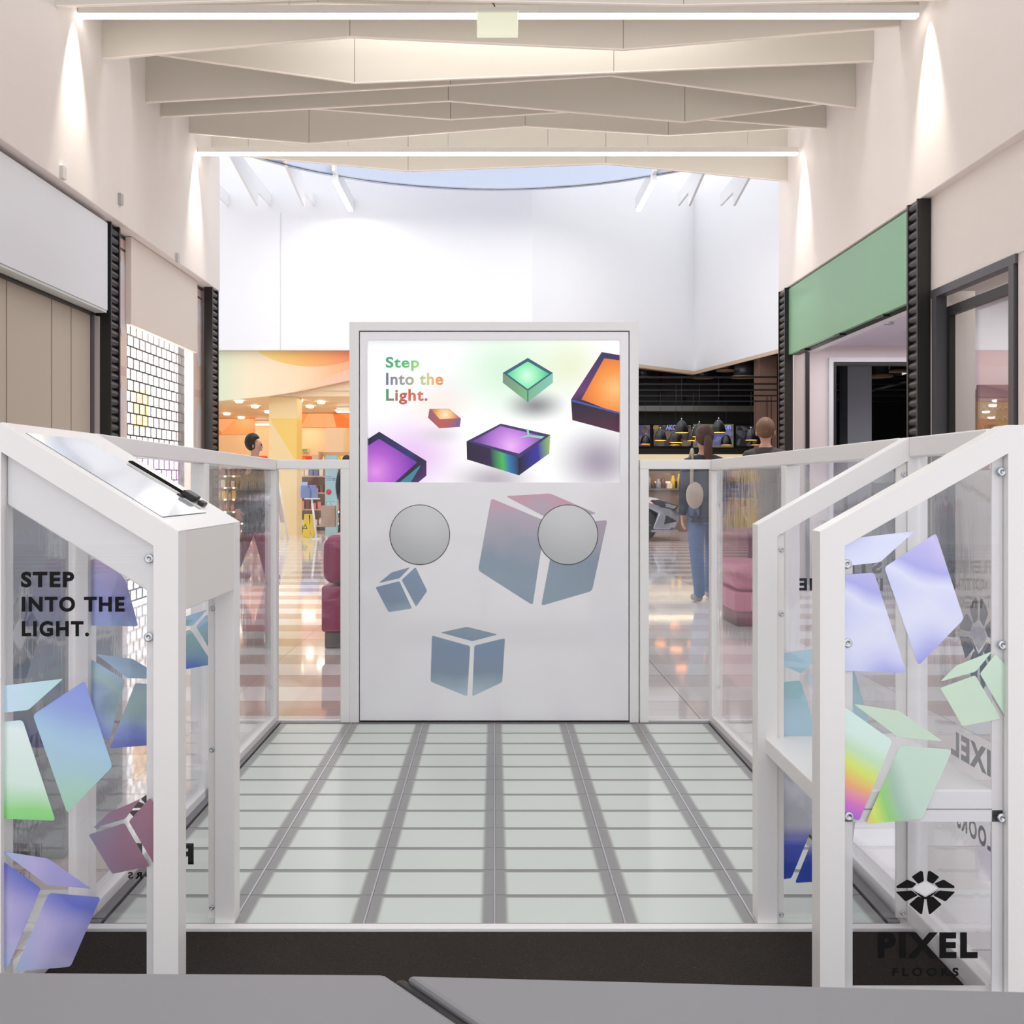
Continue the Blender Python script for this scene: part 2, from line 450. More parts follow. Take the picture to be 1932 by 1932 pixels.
def text_mesh(s, bold=.03, spacing=1.0):
    c = bpy.data.curves.new('t', 'FONT'); c.body = s; c.size = 1; c.offset = bold; c.space_character = spacing
    c.resolution_u = 5
    o = bpy.data.objects.new('t', c); COL.objects.link(o)
    dg = bpy.context.evaluated_depsgraph_get(); dg.update()
    me = bpy.data.meshes.new_from_object(o.evaluated_get(dg))
    vs = [v.co.copy() for v in me.vertices]; fs = [list(p.vertices) for p in me.polygons]
    bpy.data.objects.remove(o); bpy.data.curves.remove(c); bpy.data.meshes.remove(me)
    return vs, fs
def lettering(s, origin, right, up, m, parent, name='lettering', bold=.03, spacing=1.0, mb=None):
    """letters filling the rectangle origin..origin+right..+up"""
    vs, fs = text_mesh(s, bold, spacing)
    x0, x1 = min(v.x for v in vs), max(v.x for v in vs); y0, y1 = min(v.y for v in vs), max(v.y for v in vs)
    origin, right, up = Vector(origin), Vector(right), Vector(up)
    own = mb is None
    mb = mb or MB()
    mb.add([origin + right * ((v.x - x0) / (x1 - x0)) + up * ((v.y - y0) / (y1 - y0)) for v in vs], fs)
    return mb.build(name, m, parent) if own else mb
# ================================================================== THE SETTING
XL, XR, YE = -3.14, 3.25, 10.74       # corridor walls, end of the corridor
struct(MB().box(-11, 11, -14, 31, -.2, 0).build('floor', 'floor'))
struct(MB().box(XL - .9, XL, -1.5, YE, 3.34, 7.4).build('wall_left', 'paint', bevel=.006))
struct(MB().box(XR, XR + .9, -1.5, YE, 3.32, 7.4).build('wall_right', 'paint', bevel=.006))
struct(MB().box(-11.2, -11, -14, 31, 0, 8.6).build('wall_outer_left', 'paint_white'))
struct(MB().box(11, 11.2, -14, 31, 0, 8.6).build('wall_outer_right', 'paint_white'))
# end faces beside the corridor mouth, atrium side walls
struct(MB().box(-11, XL - .9, YE - .1, YE, 3.34, 7.4).build('wall_mouth_left', 'paint_white'))
struct(MB().box(XR + .9, 11, YE - .1, YE, 3.32, 7.4).build('wall_mouth_right', 'paint_white'))
# folded far wall of the atrium, hanging over the shops
plan = [(-11, 20.0), (.8, 20.0), (3.45, 22.4), (5.06, 23.8), (6.05, 19.7), (9, 16.5), (11, 16.5)]
back = [(x, y + .25) for x, y in plan][::-1]
back[-4 if False else 3] = (5.06, 24.3)
far = MB().prism([(x, y, 3.98) for x, y in plan + back], (0, 0, 4.6)).build('wall_far', 'paint_white')
struct(far)
tr = MB()
for (a, b) in zip(plan[2:5], plan[3:6]):
    tr.prism([(a[0], a[1] - .01, 3.90), (b[0], b[1] - .01, 3.90), (b[0], b[1] + .2, 3.90), (a[0], a[1] + .2, 3.90)], (0, 0, .078))
tr.prism([(.8, 19.99, 3.90), (3.45, 22.39, 3.90), (3.45, 22.6, 3.90), (.8, 20.2, 3.90)], (0, 0, .078))
struct(tr.build('trim_1', mat('tan_soffit_edge', rgb(214, 188, 164), .5)))
seam = MB()
for x in (-4.55,): seam.box(x - .003, x + .003, 19.985, 20.0, 3.98, 6.9)
struct(seam.build('trim_2', mat('fine_joint', rgb(214, 214, 218), .6)))

# atrium ceiling with the round rooflight opening
cx, cy, rad = 0.0, 12.9, 5.8
N = 72
ceil = MB()
outer, inner = [], []
for i in range(N):
    a = 2 * math.pi * i / N; c, s_ = math.cos(a), math.sin(a)
    inner.append((cx + rad * c, max(cy + rad * s_, 11.2)))
    outer.append((cx + 5.83 * c, max(cy + 5.83 * s_, 11.17)))
vs = [(x, y, z) for z in (7.0, 7.02) for ring_ in (outer, inner) for x, y in ring_]
fs = []
for i in range(N):
    j = (i + 1) % N
    fs += [(i, j, N + j, N + i), (2 * N + j, 2 * N + i, 3 * N + i, 3 * N + j), (N + i, N + j, 3 * N + j, 3 * N + i), (j, i, 2 * N + i, 2 * N + j)]
struct(MB().add(vs, fs).build('ceiling', 'paint_white'))
dr = MB()
for i in range(N):
    j = (i + 1) % N
    if cy + rad * math.sin(2 * math.pi * i / N) < 11.3: continue
    q = []
    for k in (i, j):
        a = 2 * math.pi * k / N
        q.append((math.cos(a), math.sin(a)))
    dr.prism([(cx + rad * q[0][0], cy + rad * q[0][1], 7.0), (cx + rad * q[1][0], cy + rad * q[1][1], 7.0),
              (cx + rad * q[1][0], cy + rad * q[1][1], 8.4), (cx + rad * q[0][0], cy + rad * q[0][1], 8.4)],
             ((q[0][0] + q[1][0]) * .06, (q[0][1] + q[1][1]) * .06, 0))
struct(dr.build('wall_rooflight_drum', mat('cool_white_drum', rgb(196, 207, 226), .7)))
# white fins under the side glazing of the atrium
for i, x in enumerate((-5.7, -4.8, -3.87, 3.9, 4.8)):
    tag(MB().prism([(x, 16.6, 7.12), (x, 18.9, 6.72), (x, 18.9, 7.0), (x, 19.998, 7.05), (x, 19.998, 7.3), (x, 16.6, 7.3)], (.05, 0, 0)).build('roof_fin', 'paint_white'),
        'white fin beam under the atrium roof, %s' % ['outermost on the left side', 'second from the left wall edge', 'nearest the left linear lamp', 'nearest the right linear lamp', 'outermost on the right side'][i],
        'fin', 'white fins under the atrium roof')
for s_, w in ((-1, 'left'), (1, 'right')):
    t = thing('linear_pendant_lamp', (3.02 * s_, 18.7, 6.86), 'slim lit linear lamp on the atrium ceiling, %s of the two' % w, 'lamp', 'linear lamps on the atrium ceiling')
    MB().box(3.02 * s_ - .05, 3.02 * s_ + .05, 17.8, 19.7, 6.88, 6.999).box(3.02 * s_ - .03, 3.02 * s_ + .03, 17.6, 19.995, 6.999, 7.2).build('lamp_housing', 'white', t)
    MB().box(3.02 * s_ - .045, 3.02 * s_ + .045, 17.8, 19.7, 6.84, 6.88).build('diffuser', 'led', t)

# ------------------------------------------------------------------ zigzag ceiling baffles
def baffle(pts, Y, label, th=.022, top=5.75):
    w = [P(x, y, Y) for x, y in pts]
    w[0].x = XL + .001; w[-1].x = XR - .001
    t = thing('ceiling_baffle', (w[0].x, Y, top), label, 'baffle', 'white zigzag ceiling baffles')
    MB().prism([tuple(p) for p in w] + [(XR - .001, Y, top), (XL + .001, Y, top)], (0, th, 0)).build('baffle_board', 'baffle', t)
    e = MB()
    for a, b in zip(w, w[1:]):
        e.prism([(a.x, Y - .001, a.z - .008), (b.x, Y - .001, b.z - .008), (b.x, Y - .001, b.z + .001), (a.x, Y - .001, a.z + .001)], (0, th + .002, 0))
    e.build('bottom_edge', 'baffle_edge', t)
    jm = mat('joint_line', rgb(150, 142, 132), .6) if 'joint_line' not in bpy.data.materials else bpy.data.materials['joint_line']
    for p in w[1:-1]: MB().box(p.x - .003, p.x + .003, Y - .0008, Y, p.z, top).build('panel_joint', jm, t)
    return t
baffle([(60, 10), (645, -6), (1290, 8), (1780, -4)], 6.72, 'ceiling baffle in front of the near light strip, at the top of the picture')
baffle([(130, 20), (600, 4), (1200, 20), (1750, 14)], 7.2, 'ceiling baffle just behind the near light strip and the hanging pale sign')
baffle([(190, 110), (660, 68), (1176, 92), (1696, 48)], 7.52, 'ceiling baffle whose underside rises at left of centre, second behind the near light strip')
baffle([(242, 94), (669, 155), (1158, 135), (1649, 114)], 8.05, 'ceiling baffle with bright daylit middle, dipping at left of centre')
baffle([(273, 192), (850, 159), (1152, 141), (1616, 202)], 8.45, 'ceiling baffle with its peak right of centre below the daylit one')
baffle([(300, 219), (846, 189), (1292, 229), (1583, 190)], 8.83, 'ceiling baffle with a peak at centre and a dip on the right')
baffle([(327, 183), (850, 224), (1110, 207), (1560, 241)], 9.2, 'ceiling baffle with a shallow dip at centre, third before the far light strip')
baffle([(351, 250), (583, 269), (991, 237), (1261, 254), (1518, 238)], 9.65, 'ceiling baffle just in front of the far light strip')
baffle([(402, 288), (770, 322), (1143, 308), (1482, 341)], 10.42, 'last ceiling baffle behind the far light strip, before the atrium')
for i, y in enumerate((-3.0, -1.2, .6, 2.4, 4.2)):
    w = [(XL + .001, y, 4.9), (-1.1 + .3 * (i % 2), y, 5.1 - .2 * (i % 2)), (1.2, y, 4.85 + .2 * (i % 2)), (XR - .001, y, 4.95)]
    t = thing('ceiling_baffle', (XL, y, 5.75), 'white zigzag ceiling baffle above the viewer, out of the picture', 'baffle', 'white zigzag ceiling baffles above the viewer')
    MB().prism(w + [(XR - .001, y, 5.75), (XL + .001, y, 5.75)], (0, .05, 0)).build('baffle_board', 'baffle', t)

def led_strip(Y, x0, x1, ytop, ybot, label):
    a, b = P(x0, ybot, Y), P(x1, ybot, Y); zt = P(0, ytop, Y).z
    t = thing('light_strip', ((a.x + b.x) / 2, Y, zt), label, 'light strip', 'long light strips across the ceiling')
    MB().box(a.x, b.x, Y - .03, Y + .03, a.z + .022, zt).build('lamp_housing', 'powder', t, bevel=.003)
    MB().box(a.x + .002, b.x - .002, Y - .028, Y + .028, a.z, a.z + .022).build('diffuser', 'led', t, bevel=.009, seg=3)
    n = 6
    for k in range(n):
        x = a.x + (b.x - a.x) * (k + .5) / n
        MB().tube([(x, Y, zt), (x, Y, 5.5)], .003, 5).build('suspension_wire', 'steel', t)
    return t
led_strip(7.1, 150, 1732, 13, 34, 'long glowing light strip nearest the camera, behind the pale hanging sign')
led_strip(9.95, 374, 1505, 279, 293, 'long glowing light strip farther back, before the atrium')
t = thing('hanging_sign', (.02, 6.95, 4.65), 'blank pale green plate hanging from the near light strip', 'sign')
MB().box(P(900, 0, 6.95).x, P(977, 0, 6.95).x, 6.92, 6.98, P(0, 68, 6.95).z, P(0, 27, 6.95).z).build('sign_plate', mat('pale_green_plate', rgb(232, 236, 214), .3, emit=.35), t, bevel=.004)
MB().box(P(900, 0, 6.95).x, P(977, 0, 6.95).x, 6.90, 7.0, P(0, 27, 6.95).z, P(0, 19, 6.95).z).build('sign_housing', 'powder', t, bevel=.004)
MB().tube([P(935, 18, 6.95), P(932, 8, 6.95), P(920, -2, 6.95), P(905, -30, 6.95)], .006, 6).build('cable', mat('brown_cable', rgb(110, 80, 66), .5), t)

# ------------------------------------------------------------------ ribbed columns
def column(side, xo, xi, y0, y1, label, top):
    """xi: ribbed face towards the corridor, xo: outer side, y0..y1 depth"""
    t = thing('ribbed_column', ((xo + xi) / 2, (y0 + y1) / 2, 0), label, 'column', 'black ribbed columns of the shop fronts')
    MB().box(xo, xi, y0, y1, 0, top).build('column_core', 'black', t)
    rb = MB(); sgn = 1 if xi > xo else -1
    n = int(top / .072)
    for k in range(n):
        z = .036 + k * .072
        pts = []
        for q in range(7):
            a = math.pi * q / 6 - math.pi / 2
            pts.append((xi + sgn * .026 * math.cos(a), y0 + .02, z + .031 * math.sin(a)))
        rb.prism(pts, (0, y1 - y0 - .045, 0))
    rb.build('rib', 'rib', t)
    MB().box(xi - sgn * .001, xi + sgn * .03, y1 - .025, y1, 0, top).box(xi - sgn * .001, xi + sgn * .03, y0, y0 + .018, 0, top).build('edge_flange', 'black', t)
    return t
column(-1, -3.34, -3.24, 7.86, 8.06, 'black ribbed column between the beige and the cream shop front on the left', 3.335)
column(-1, -3.244, -3.18, 10.49, 10.73, 'black ribbed column at the left end of the corridor', 3.335)
column(1, 3.32, 3.25, 7.15, 7.34, 'black ribbed column between the green sign and the shop window', 3.315)
column(1, 3.31, 3.25, 10.42, 10.66, 'black ribbed column at the right end of the corridor, beside the green sign', 3.315)

# ------------------------------------------------------------------ left: closed beige front with white sign
wl = MB().box(-3.5, -3.35, 0, 7.78, 0, 2.54).build('wall_beige_panels', mat('beige_panel', rgb(196, 184, 168), .5, var=.03, bscale=2))
struct(wl)
sm_ = MB()
for x in (12, 97, 134, -80, -170):
    yy = F * -3.35 / (x - CX)
    sm_.box(-3.35, -3.3475, yy - .006, yy + .006, 0, 2.54)
struct(sm_.build('trim_3', mat('panel_seam', rgb(150, 138, 122), .6)))
struct(MB().box(-3.5, -3.31, 0, 7.80, 2.54, 2.62).build('trim_4', 'black'))
struct(MB().box(-3.5, -3.335, 7.78, 7.83, 0, 2.54).build('trim_5', 'darkgrey'))
struct(MB().box(-3.5, -3.30, 7.83, 7.855, 0, 2.54).build('trim_6', mat('pale_jamb', rgb(196, 186, 184), .4)))
struct(MB().box(-3.9, -3.5, 0, 7.855, 0, 3.34).box(-3.5, -3.31, 0, 7.80, 2.62, 3.34).build('wall_shopfront_left', 'creamwall'))
t = thing('sign_box', (-3.2, 4, 2.57), 'blank white sign box above the closed beige shop front', 'sign')
MB().box(-3.305, -3.2, .5, 7.77, 2.575, 3.30).build('sign_face', 'signwhite', t, bevel=.003)
MB().box(-3.305, -3.205, .5, 7.76, 2.555, 2.572).build('sign_underside', mat('greenish_glass_edge', rgb(206, 212, 209), .2), t)
# left: cream shop with roller grille
def post_face(x0, x1, X, label):
    y0, y1 = F * X / (x0 - CX), F * X / (x1 - CX)
    t = thing('poster_post', (X, (y0 + y1) / 2, 0), label, 'post', 'beige posts with oval prints')
    MB().box(X - .1, X, y0, y1, 0, 3.2).build('post_board', 'postbeige', t, bevel=.004)
    w = y1 - y0; cy_ = (y0 + y1) / 2
    pt = mat('picture_tone', rgb(222, 204, 198), .5)
    for k, zc in enumerate((.55, 1.68, 2.80)):
        ov = MB(); bars = MB(); pics = MB()
        ov.prism([(X + .002, cy_ + w * .36 * math.cos(a), zc + .36 * math.sin(a)) for a in [2 * math.pi * i / 28 for i in range(28)]], (.002, 0, 0))
        pics.prism([(X + .004, cy_ + w * .14 * math.cos(a) * (1 + .2 * math.sin(3 * a)), zc - .05 + .2 * math.sin(a)) for a in [2 * math.pi * i / 14 for i in range(14)]], (.002, 0, 0))
        if k < 2 or True: bars.box(X + .001, X + .003, cy_ - w * .38, cy_ + w * .34, zc + .42, zc + .50)
        ov.build('oval_print', 'lilac', t); bars.build('print_bar', 'pinkbar', t)
        pics.build('oval_picture', pt, t)
    return t
post_face(221, 240, -3.286, 'beige post with oval prints between the black column and the roller grille')
post_face(365, 385, -3.286, 'beige post with oval prints beside the last left column')
struct(MB().box(-3.9, -3.285, 8.1, 10.62, 3.20, 3.335).build('trim_7', 'darkgrey'))
t = thing('sign_box', (-3.27, 9.3, 2.55), 'cream blank sign board hanging above the roller grille', 'sign')
MB().box(-3.280, -3.225, 8.34, 10.20, 2.56, 3.335).build('sign_face', 'cream', t, bevel=.003)
# grille
t = thing('roller_grille', (-3.41, 9.3, 0), 'half-open steel roller grille in front of the bright shop', 'grille')
g = MB()
zz = 0.03; k = 0
while zz < 3.1:
    g.box(-3.42, -3.408, 8.46, 10.42, zz, zz + .015)
    y = 8.5 + (.075 if k % 2 else 0)
    while y < 10.4:
        g.box(-3.419, -3.410, y, y + .013, zz, zz + .104); y += .15
    zz += .104; k += 1
g.build('grille_rods', mat('grille_steel', rgb(62, 60, 64), .5), t)
MB().box(-3.46, -3.39, 8.42, 8.47, 0, 3.19).build('guide_rail', 'black', t)
MB().box(-3.46, -3.39, 10.42, 10.47, 0, 3.19).build('guide_rail', 'black', t)
struct(MB().box(-7.0, -6.9, 7.9, 10.9, 0, 3.0).box(-7, -3.3, 10.63, 10.73, 0, 3.335).box(-7, -3.35, 8.06, 8.14, 0, 3.3).build('wall_bright_shop', mat('bright_shop_wall', rgb(255, 252, 248), .6)))
struct(MB().box(-7.0, -3.5, 8.06, 10.7, 3.0, 3.1).build('ceiling_bright_shop', 'whitewall'))
tag(MB().box(-3.54, -3.40, 10.50, 10.54, 0, 2.9).build('dark_screen_panel', mat('charcoal_panel', rgb(44, 41, 45), .5)), 'tall charcoal panel standing behind the right end of the grille', 'panel')
tag(MB().box(-4.08, -3.93, 10.60, 10.63, 1.78, 2.2).build('wall_picture', mat('orange_picture', rgb(250, 188, 96), .5)), 'orange picture on the bright wall behind the grille', 'picture')
tag(MB().box(-3.84, -3.72, 10.60, 10.63, 1.84, 2.04).build('wall_picture', mat('pale_picture', rgb(236, 214, 206), .5)), 'small pale pink picture on the bright wall behind the grille', 'picture')

# ------------------------------------------------------------------ right: green shop
t = thing('sign_box', (3.3, 9, 2.56), 'large blank green sign board above the open shop entrance', 'sign')
MB().box(3.262, 3.30, 7.345, 10.415, 2.57, 3.30).build('sign_face', 'green', t, bevel=.003)
MB().box(3.30, 3.38, 7.345, 10.415, 2.565, 3.30).build('sign_back', 'black', t)
for y in (7.9, 8.9, 9.9): MB().box(3.27, 3.33, y, y + .16, 2.55, 2.569).build('clip', 'black', t)
struct(MB().box(3.42, 8.0, 7.45, 11.0, 2.74, 2.9).build('ceiling_green_shop', 'lilacceil'))
struct(MB().box(3.36, 3.56, 7.45, 10.4, 2.60, 2.74).build('trim_8', 'whitewall'))
# wall facing the camera with a dark doorway, white panels beside it
struct(MB().box(3.42, 3.92, 10.9, 11.0, 0, 2.74).box(3.92, 6.6, 10.9, 11.0, 2.60, 2.74).build('wall_green_shop', 'pinkwall' if False else mat('pinkish_white_wall', rgb(236, 226, 226), .5)))
struct(MB().box(3.87, 3.92, 10.86, 10.9, 0, 2.60).box(3.92, 6.6, 10.86, 10.9, 2.55, 2.60).build('trim_9', 'whitewall'))
struct(MB().box(3.92, 3.96, 10.88, 10.96, 0, 2.55).box(3.96, 6.6, 10.88, 10.96, 2.51, 2.55).build('trim_10', 'black'))
struct(MB().box(3.55, 3.59, 10.70, 10.78, 0, 2.74).build('trim_11', 'black'))
struct(MB().box(3.42, 3.55, 10.72, 10.80, 0, 2.74).build('trim_12', mat('cream_jamb', rgb(226, 214, 208), .4)))
tag(MB().box(4.85, 5.18, 12.9, 13.2, 0, 4.4).build('grey_column', mat('cool_grey_column', rgb(196, 202, 212), .5)), 'pale grey square column seen through the dark doorway of the green shop', 'column')
for i, (x, y) in enumerate([(3.9, 9.3), (4.3, 8.4), (4.5, 9.2)]):
    tag(MB().lathe([(0, 0), (.04, 0), (.05, .008), (.05, .02)], (x, y, 2.718), 16).build('downlight', 'lamp_on' if i == 1 else 'steel'),
        'small round downlight in the ceiling of the green-signed shop, %s' % ['the one nearest its entrance', 'the lit one', 'the one deepest inside'][i], 'downlight', 'downlights in the green shop')
# dark space behind the doorway and the cafe: black box
struct(MB().box(3.5, 10.9, 11.0, 11.1, 2.74, 3.98).box(6.6, 10.9, 11.0, 11.1, 0, 3.98).build('wall_cafe_front', 'cafe_black'))
struct(MB().box(10.7, 10.9, 11.6, 26.2, 0, 3.98).build('wall_cafe_right', 'cafe_black'))
struct(MB().box(1.0, 10.7, 24.665, 24.85, 0, 4.2).build('wall_cafe_back', 'cafe_black'))
struct(MB().prism([(3.56, 11.01, 0), (5.38, 15.85, 0), (5.48, 15.85, 0), (3.66, 11.01, 0)], (0, 0, 3.98)).build('wall_cafe_left', 'cafe_black'))
struct(MB().prism([(3.70, 11.05, 3.98), (5.6, 16.5, 3.98), (10.7, 16.5, 3.98), (10.7, 11.05, 3.98)], (0, 0, .1)).box(1.0, 10.7, 24.3, 24.85, 4.1, 4.2).build('ceiling_cafe', 'cafe_black'))
struct(MB().prism([(x, y, 4.0) for x, y in [(1.0, 20.3), (3.45, 22.6), (5.06, 24.3), (6.2, 20.0), (9, 16.8), (10.9, 16.8), (10.9, 24.3), (1.0, 24.3)]], (0, 0, .1)).build('ceiling_cafe_front', 'cafe_black'))
struct(MB().box(.9, 1.0, 20.4, 26.2, 0, 4.1).build('wall_between_shops', 'cafe_black'))

# ------------------------------------------------------------------ right: shop with the big window
Xw = 3.335
struct(MB().box(3.325, 3.9, 0, 7.15, 2.61, 3.32).build('wall_window_head', 'paint'))
fr = MB().box(Xw - .02, Xw + .06, 5.98, 7.145, 2.55, 2.61).box(Xw - .02, Xw + .06, 7.05, 7.12, 0, 2.55).box(Xw - .02, Xw + .06, 6.0, 6.06, 0, 2.55)
struct(fr.build('window_1', 'darkgrey'))
fr2 = MB().box(Xw + .06, Xw + .10, 6.16, 7.05, 2.40, 2.47).box(Xw + .06, Xw + .10, 6.16, 6.20, 0, 2.40).box(Xw + .06, Xw + .10, 7.0, 7.05, 0, 2.40)
struct(fr2.build('window_2', 'black'))
struct(MB().box(Xw + .115, Xw + .123, 6.0, 7.14, 0, 2.60).build('window_3', 'shopglass'))
struct(MB().box(Xw, Xw + .12, 3.0, 5.98, 0, 2.61).build('wall_window_side', 'creamwall'))
struct(MB().box(3.76, 6.8, 7.98, 8.06, 2.28, 2.74).box(3.76, 6.8, 8.0, 8.06, 2.28, 3.2).build('wall_bag_shop_upper', 'whitewall'))
struct(MB().box(3.76, 6.8, 7.98, 8.06, 0, 2.28).build('wall_bag_shop_lower', 'pinkwall'))
struct(MB().box(3.34, 3.76, 7.346, 7.40, 0, 3.2).build('wall_bag_shop_end', 'creamwall'))
struct(MB().box(6.7, 6.8, 3, 8, 0, 3.2).box(3.5, 6.8, 2.9, 3.0, 0, 3.2).build('wall_bag_shop_sides', 'creamwall'))
struct(MB().box(3.45, 6.8, 3, 8, 3.1, 3.2).build('ceiling_bag_shop', 'whitewall'))
tag(MB().box(3.94, 4.20, 7.955, 7.978, .4, 1.95).build('wall_panel', mat('cream_panel', rgb(234, 218, 204), .5)), 'cream panel on the pink wall inside the right shop window', 'panel')
t = thing('poster_board', (4.22, 7.9, 1.2), 'brown and purple poster board with script lettering behind the right shop window', 'poster')
MB().box(4.07, 4.5, 7.90, 7.93, 1.35, 2.0 - .165).build('board', mat('brown_board', rgb(150, 118, 92), .5), t)
MB().box(4.07, 4.5, 7.895, 7.93, 1.835, 1.975).build('board_header', mat('purple_board', rgb(122, 86, 108), .5), t)
scr = MB()
for r_ in range(5):
    pts = []
    for q in range(26):
        pts.append((4.10 + q * .014, 7.894, 1.78 - r_ * .085 + .016 * math.sin(q * 1.9 + r_) + .008 * math.sin(q * 3.1)))
    scr.tube(pts, .002, 4)
scr.build('script_lettering', mat('chalk_white', rgb(216, 200, 186), .6), t)
for i, (x, y, w, h) in enumerate([(3.84, 7.55, .15, .24), (3.99, 7.6, .12, .23), (4.13, 7.5, .16, .25)]):
    t = thing('brown_paper_bag', (x, y, 1.25), 'brown gathered paper bag on the counter inside the right shop window, %s of three' % ['leftmost', 'middle', 'rightmost'][i], 'bag', 'brown bags behind the right window')
    MB().prism([(x - w / 2, y, 1.25), (x + w / 2, y, 1.25), (x + w * .48, y, 1.25 + h * .7), (x + w * .36, y, 1.25 + h * .82), (x + w * .44, y, 1.25 + h), (x - w * .42, y, 1.25 + h * .97), (x - w * .34, y, 1.25 + h * .82), (x - w * .5, y, 1.25 + h * .68)], (0, .09, 0)).build('bag_body', 'brownbag', t, bevel=.012)
    MB().box(x + w * .1, x + w * .5, y - .006, y, 1.26, 1.25 + h * .9).build('tag', 'creamwall', t)
tag(MB().box(3.62, 4.7, 7.41, 7.8, .0, 1.249).build('counter', 'creamwall'), 'cream counter inside the right shop window carrying brown bags', 'counter')
t = thing('hanging_flowers', (4.26, 7.2, 2.0), 'bunch of yellow, orange and pink flowers hanging behind the right shop window', 'flowers')
for nm, c, spots in (('yellow_blossom', rgb(248, 200, 60), [(0, 0, 0), (.05, .02, .03), (.03, -.02, .26)]), ('orange_blossom', rgb(240, 140, 70), [(.09, 0, .02), (.12, .02, .2)]),
                     ('pink_blossom', rgb(196, 110, 140), [(.06, .03, -.05), (.12, .01, -.03), (.0, .03, -.06), (.14, 0, .05), (.1, .02, -.1)])):
    b = MB()
    for dx, dy, dz in spots:
        for q in range(6):
            a = q * math.pi / 3
            b.ball((4.17 + dx + .014 * math.cos(a), 7.2 + dy, 1.99 + dz + .014 * math.sin(a)), .012, 1, .5, 1, 8, 5)
        b.ball((4.17 + dx, 7.195 + dy, 1.99 + dz), .009, n=8, m=5)
    b.build(nm, mat(nm, c, .6), t)
s_ = MB()
for q in range(9): s_.tube([(4.2 + .01 * q, 7.2, 2.0 - .02 * (q % 3)), (4.23 + .003 * q, 7.2, 1.86), (4.22 + .008 * q, 7.2, 1.78 - .01 * (q % 4))], .0018, 4)
s_.tube([(4.24, 7.2, 1.86), (4.25, 7.2, 3.1)], .0015, 4)
s_.build('stem', mat('dry_stem', rgb(176, 150, 140), .7), t)
for i, (x, y, z) in enumerate([(3.84, 7.93, 1.72), (3.84, 7.93, 1.42)]):
    tag(MB().box(x - .03, x + .03, y - .03, y + .02, z, z + .035).build('wall_light', 'lamp_on'), 'small lit wall lamp on the pink wall, %s of two' % ['upper', 'lower'][i], 'lamp', 'wall lamps behind the right window')
# ================================================================== THE PLAY PLATFORM
ZP = .14                                   # platform height
YB, YF = 3.953, 2.154                      # back and front edge
pl = thing('light_floor_platform', (0, 3.05, 0), 'raised platform of pale opal glass floor panels between clear barriers', 'platform')
MB().box(-.928, .928, YF, YB + .02, 0, ZP - .013).build('platform_base', 'alu_dark', pl)
MB().box(-.98, .99, 2.13, YF, 0, ZP).build('front_edge', 'powder', pl, bevel=.002)
for s_ in (-1, 1):
    MB().box(.903 * s_, .93 * s_, YF, YB + .02, ZP - .013, ZP + .004).build('side_profile', 'alu_dark', pl)
MB().box(-.903, .903, YB - .006, YB + .02, ZP - .013, ZP + .002).build('back_profile', 'alu_dark', pl)
rows = 12; dep = (YB - .008 - YF) / rows
proto = None
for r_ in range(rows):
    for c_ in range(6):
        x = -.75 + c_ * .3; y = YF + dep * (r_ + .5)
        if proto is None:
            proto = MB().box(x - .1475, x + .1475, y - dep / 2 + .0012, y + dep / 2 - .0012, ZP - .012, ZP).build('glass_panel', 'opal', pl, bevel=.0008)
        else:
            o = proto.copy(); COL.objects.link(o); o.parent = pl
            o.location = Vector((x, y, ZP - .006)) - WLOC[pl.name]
for c_ in range(1, 6):
    x = -.9 + c_ * .3
    MB().box(x - .0022, x + .0022, YF, YB - .006, ZP - .012, ZP + .0008).build('aluminium_strip', 'alu', pl)
tag(MB().box(-.955, .962, .95, 2.13, 0, ZP - .008).build('entrance_carpet_step', 'carpet'), 'black carpeted step in front of the glass floor', 'carpet step')

# ------------------------------------------------------------------ screws
def screw(c, parent, axis='y', sgn=-1, r=.009):
    mb = MB(); c = Vector(c)
    prof = [(0, 0), (r, 0), (r, .0025), (r * .82, .004), (r * .38, .004), (r * .36, .002), (0, .002)]
    prof = [(a, b * sgn) for a, b in prof]
    mb.lathe(prof, c, 16, axis)
    return mb.build('screw', 'steel', parent)

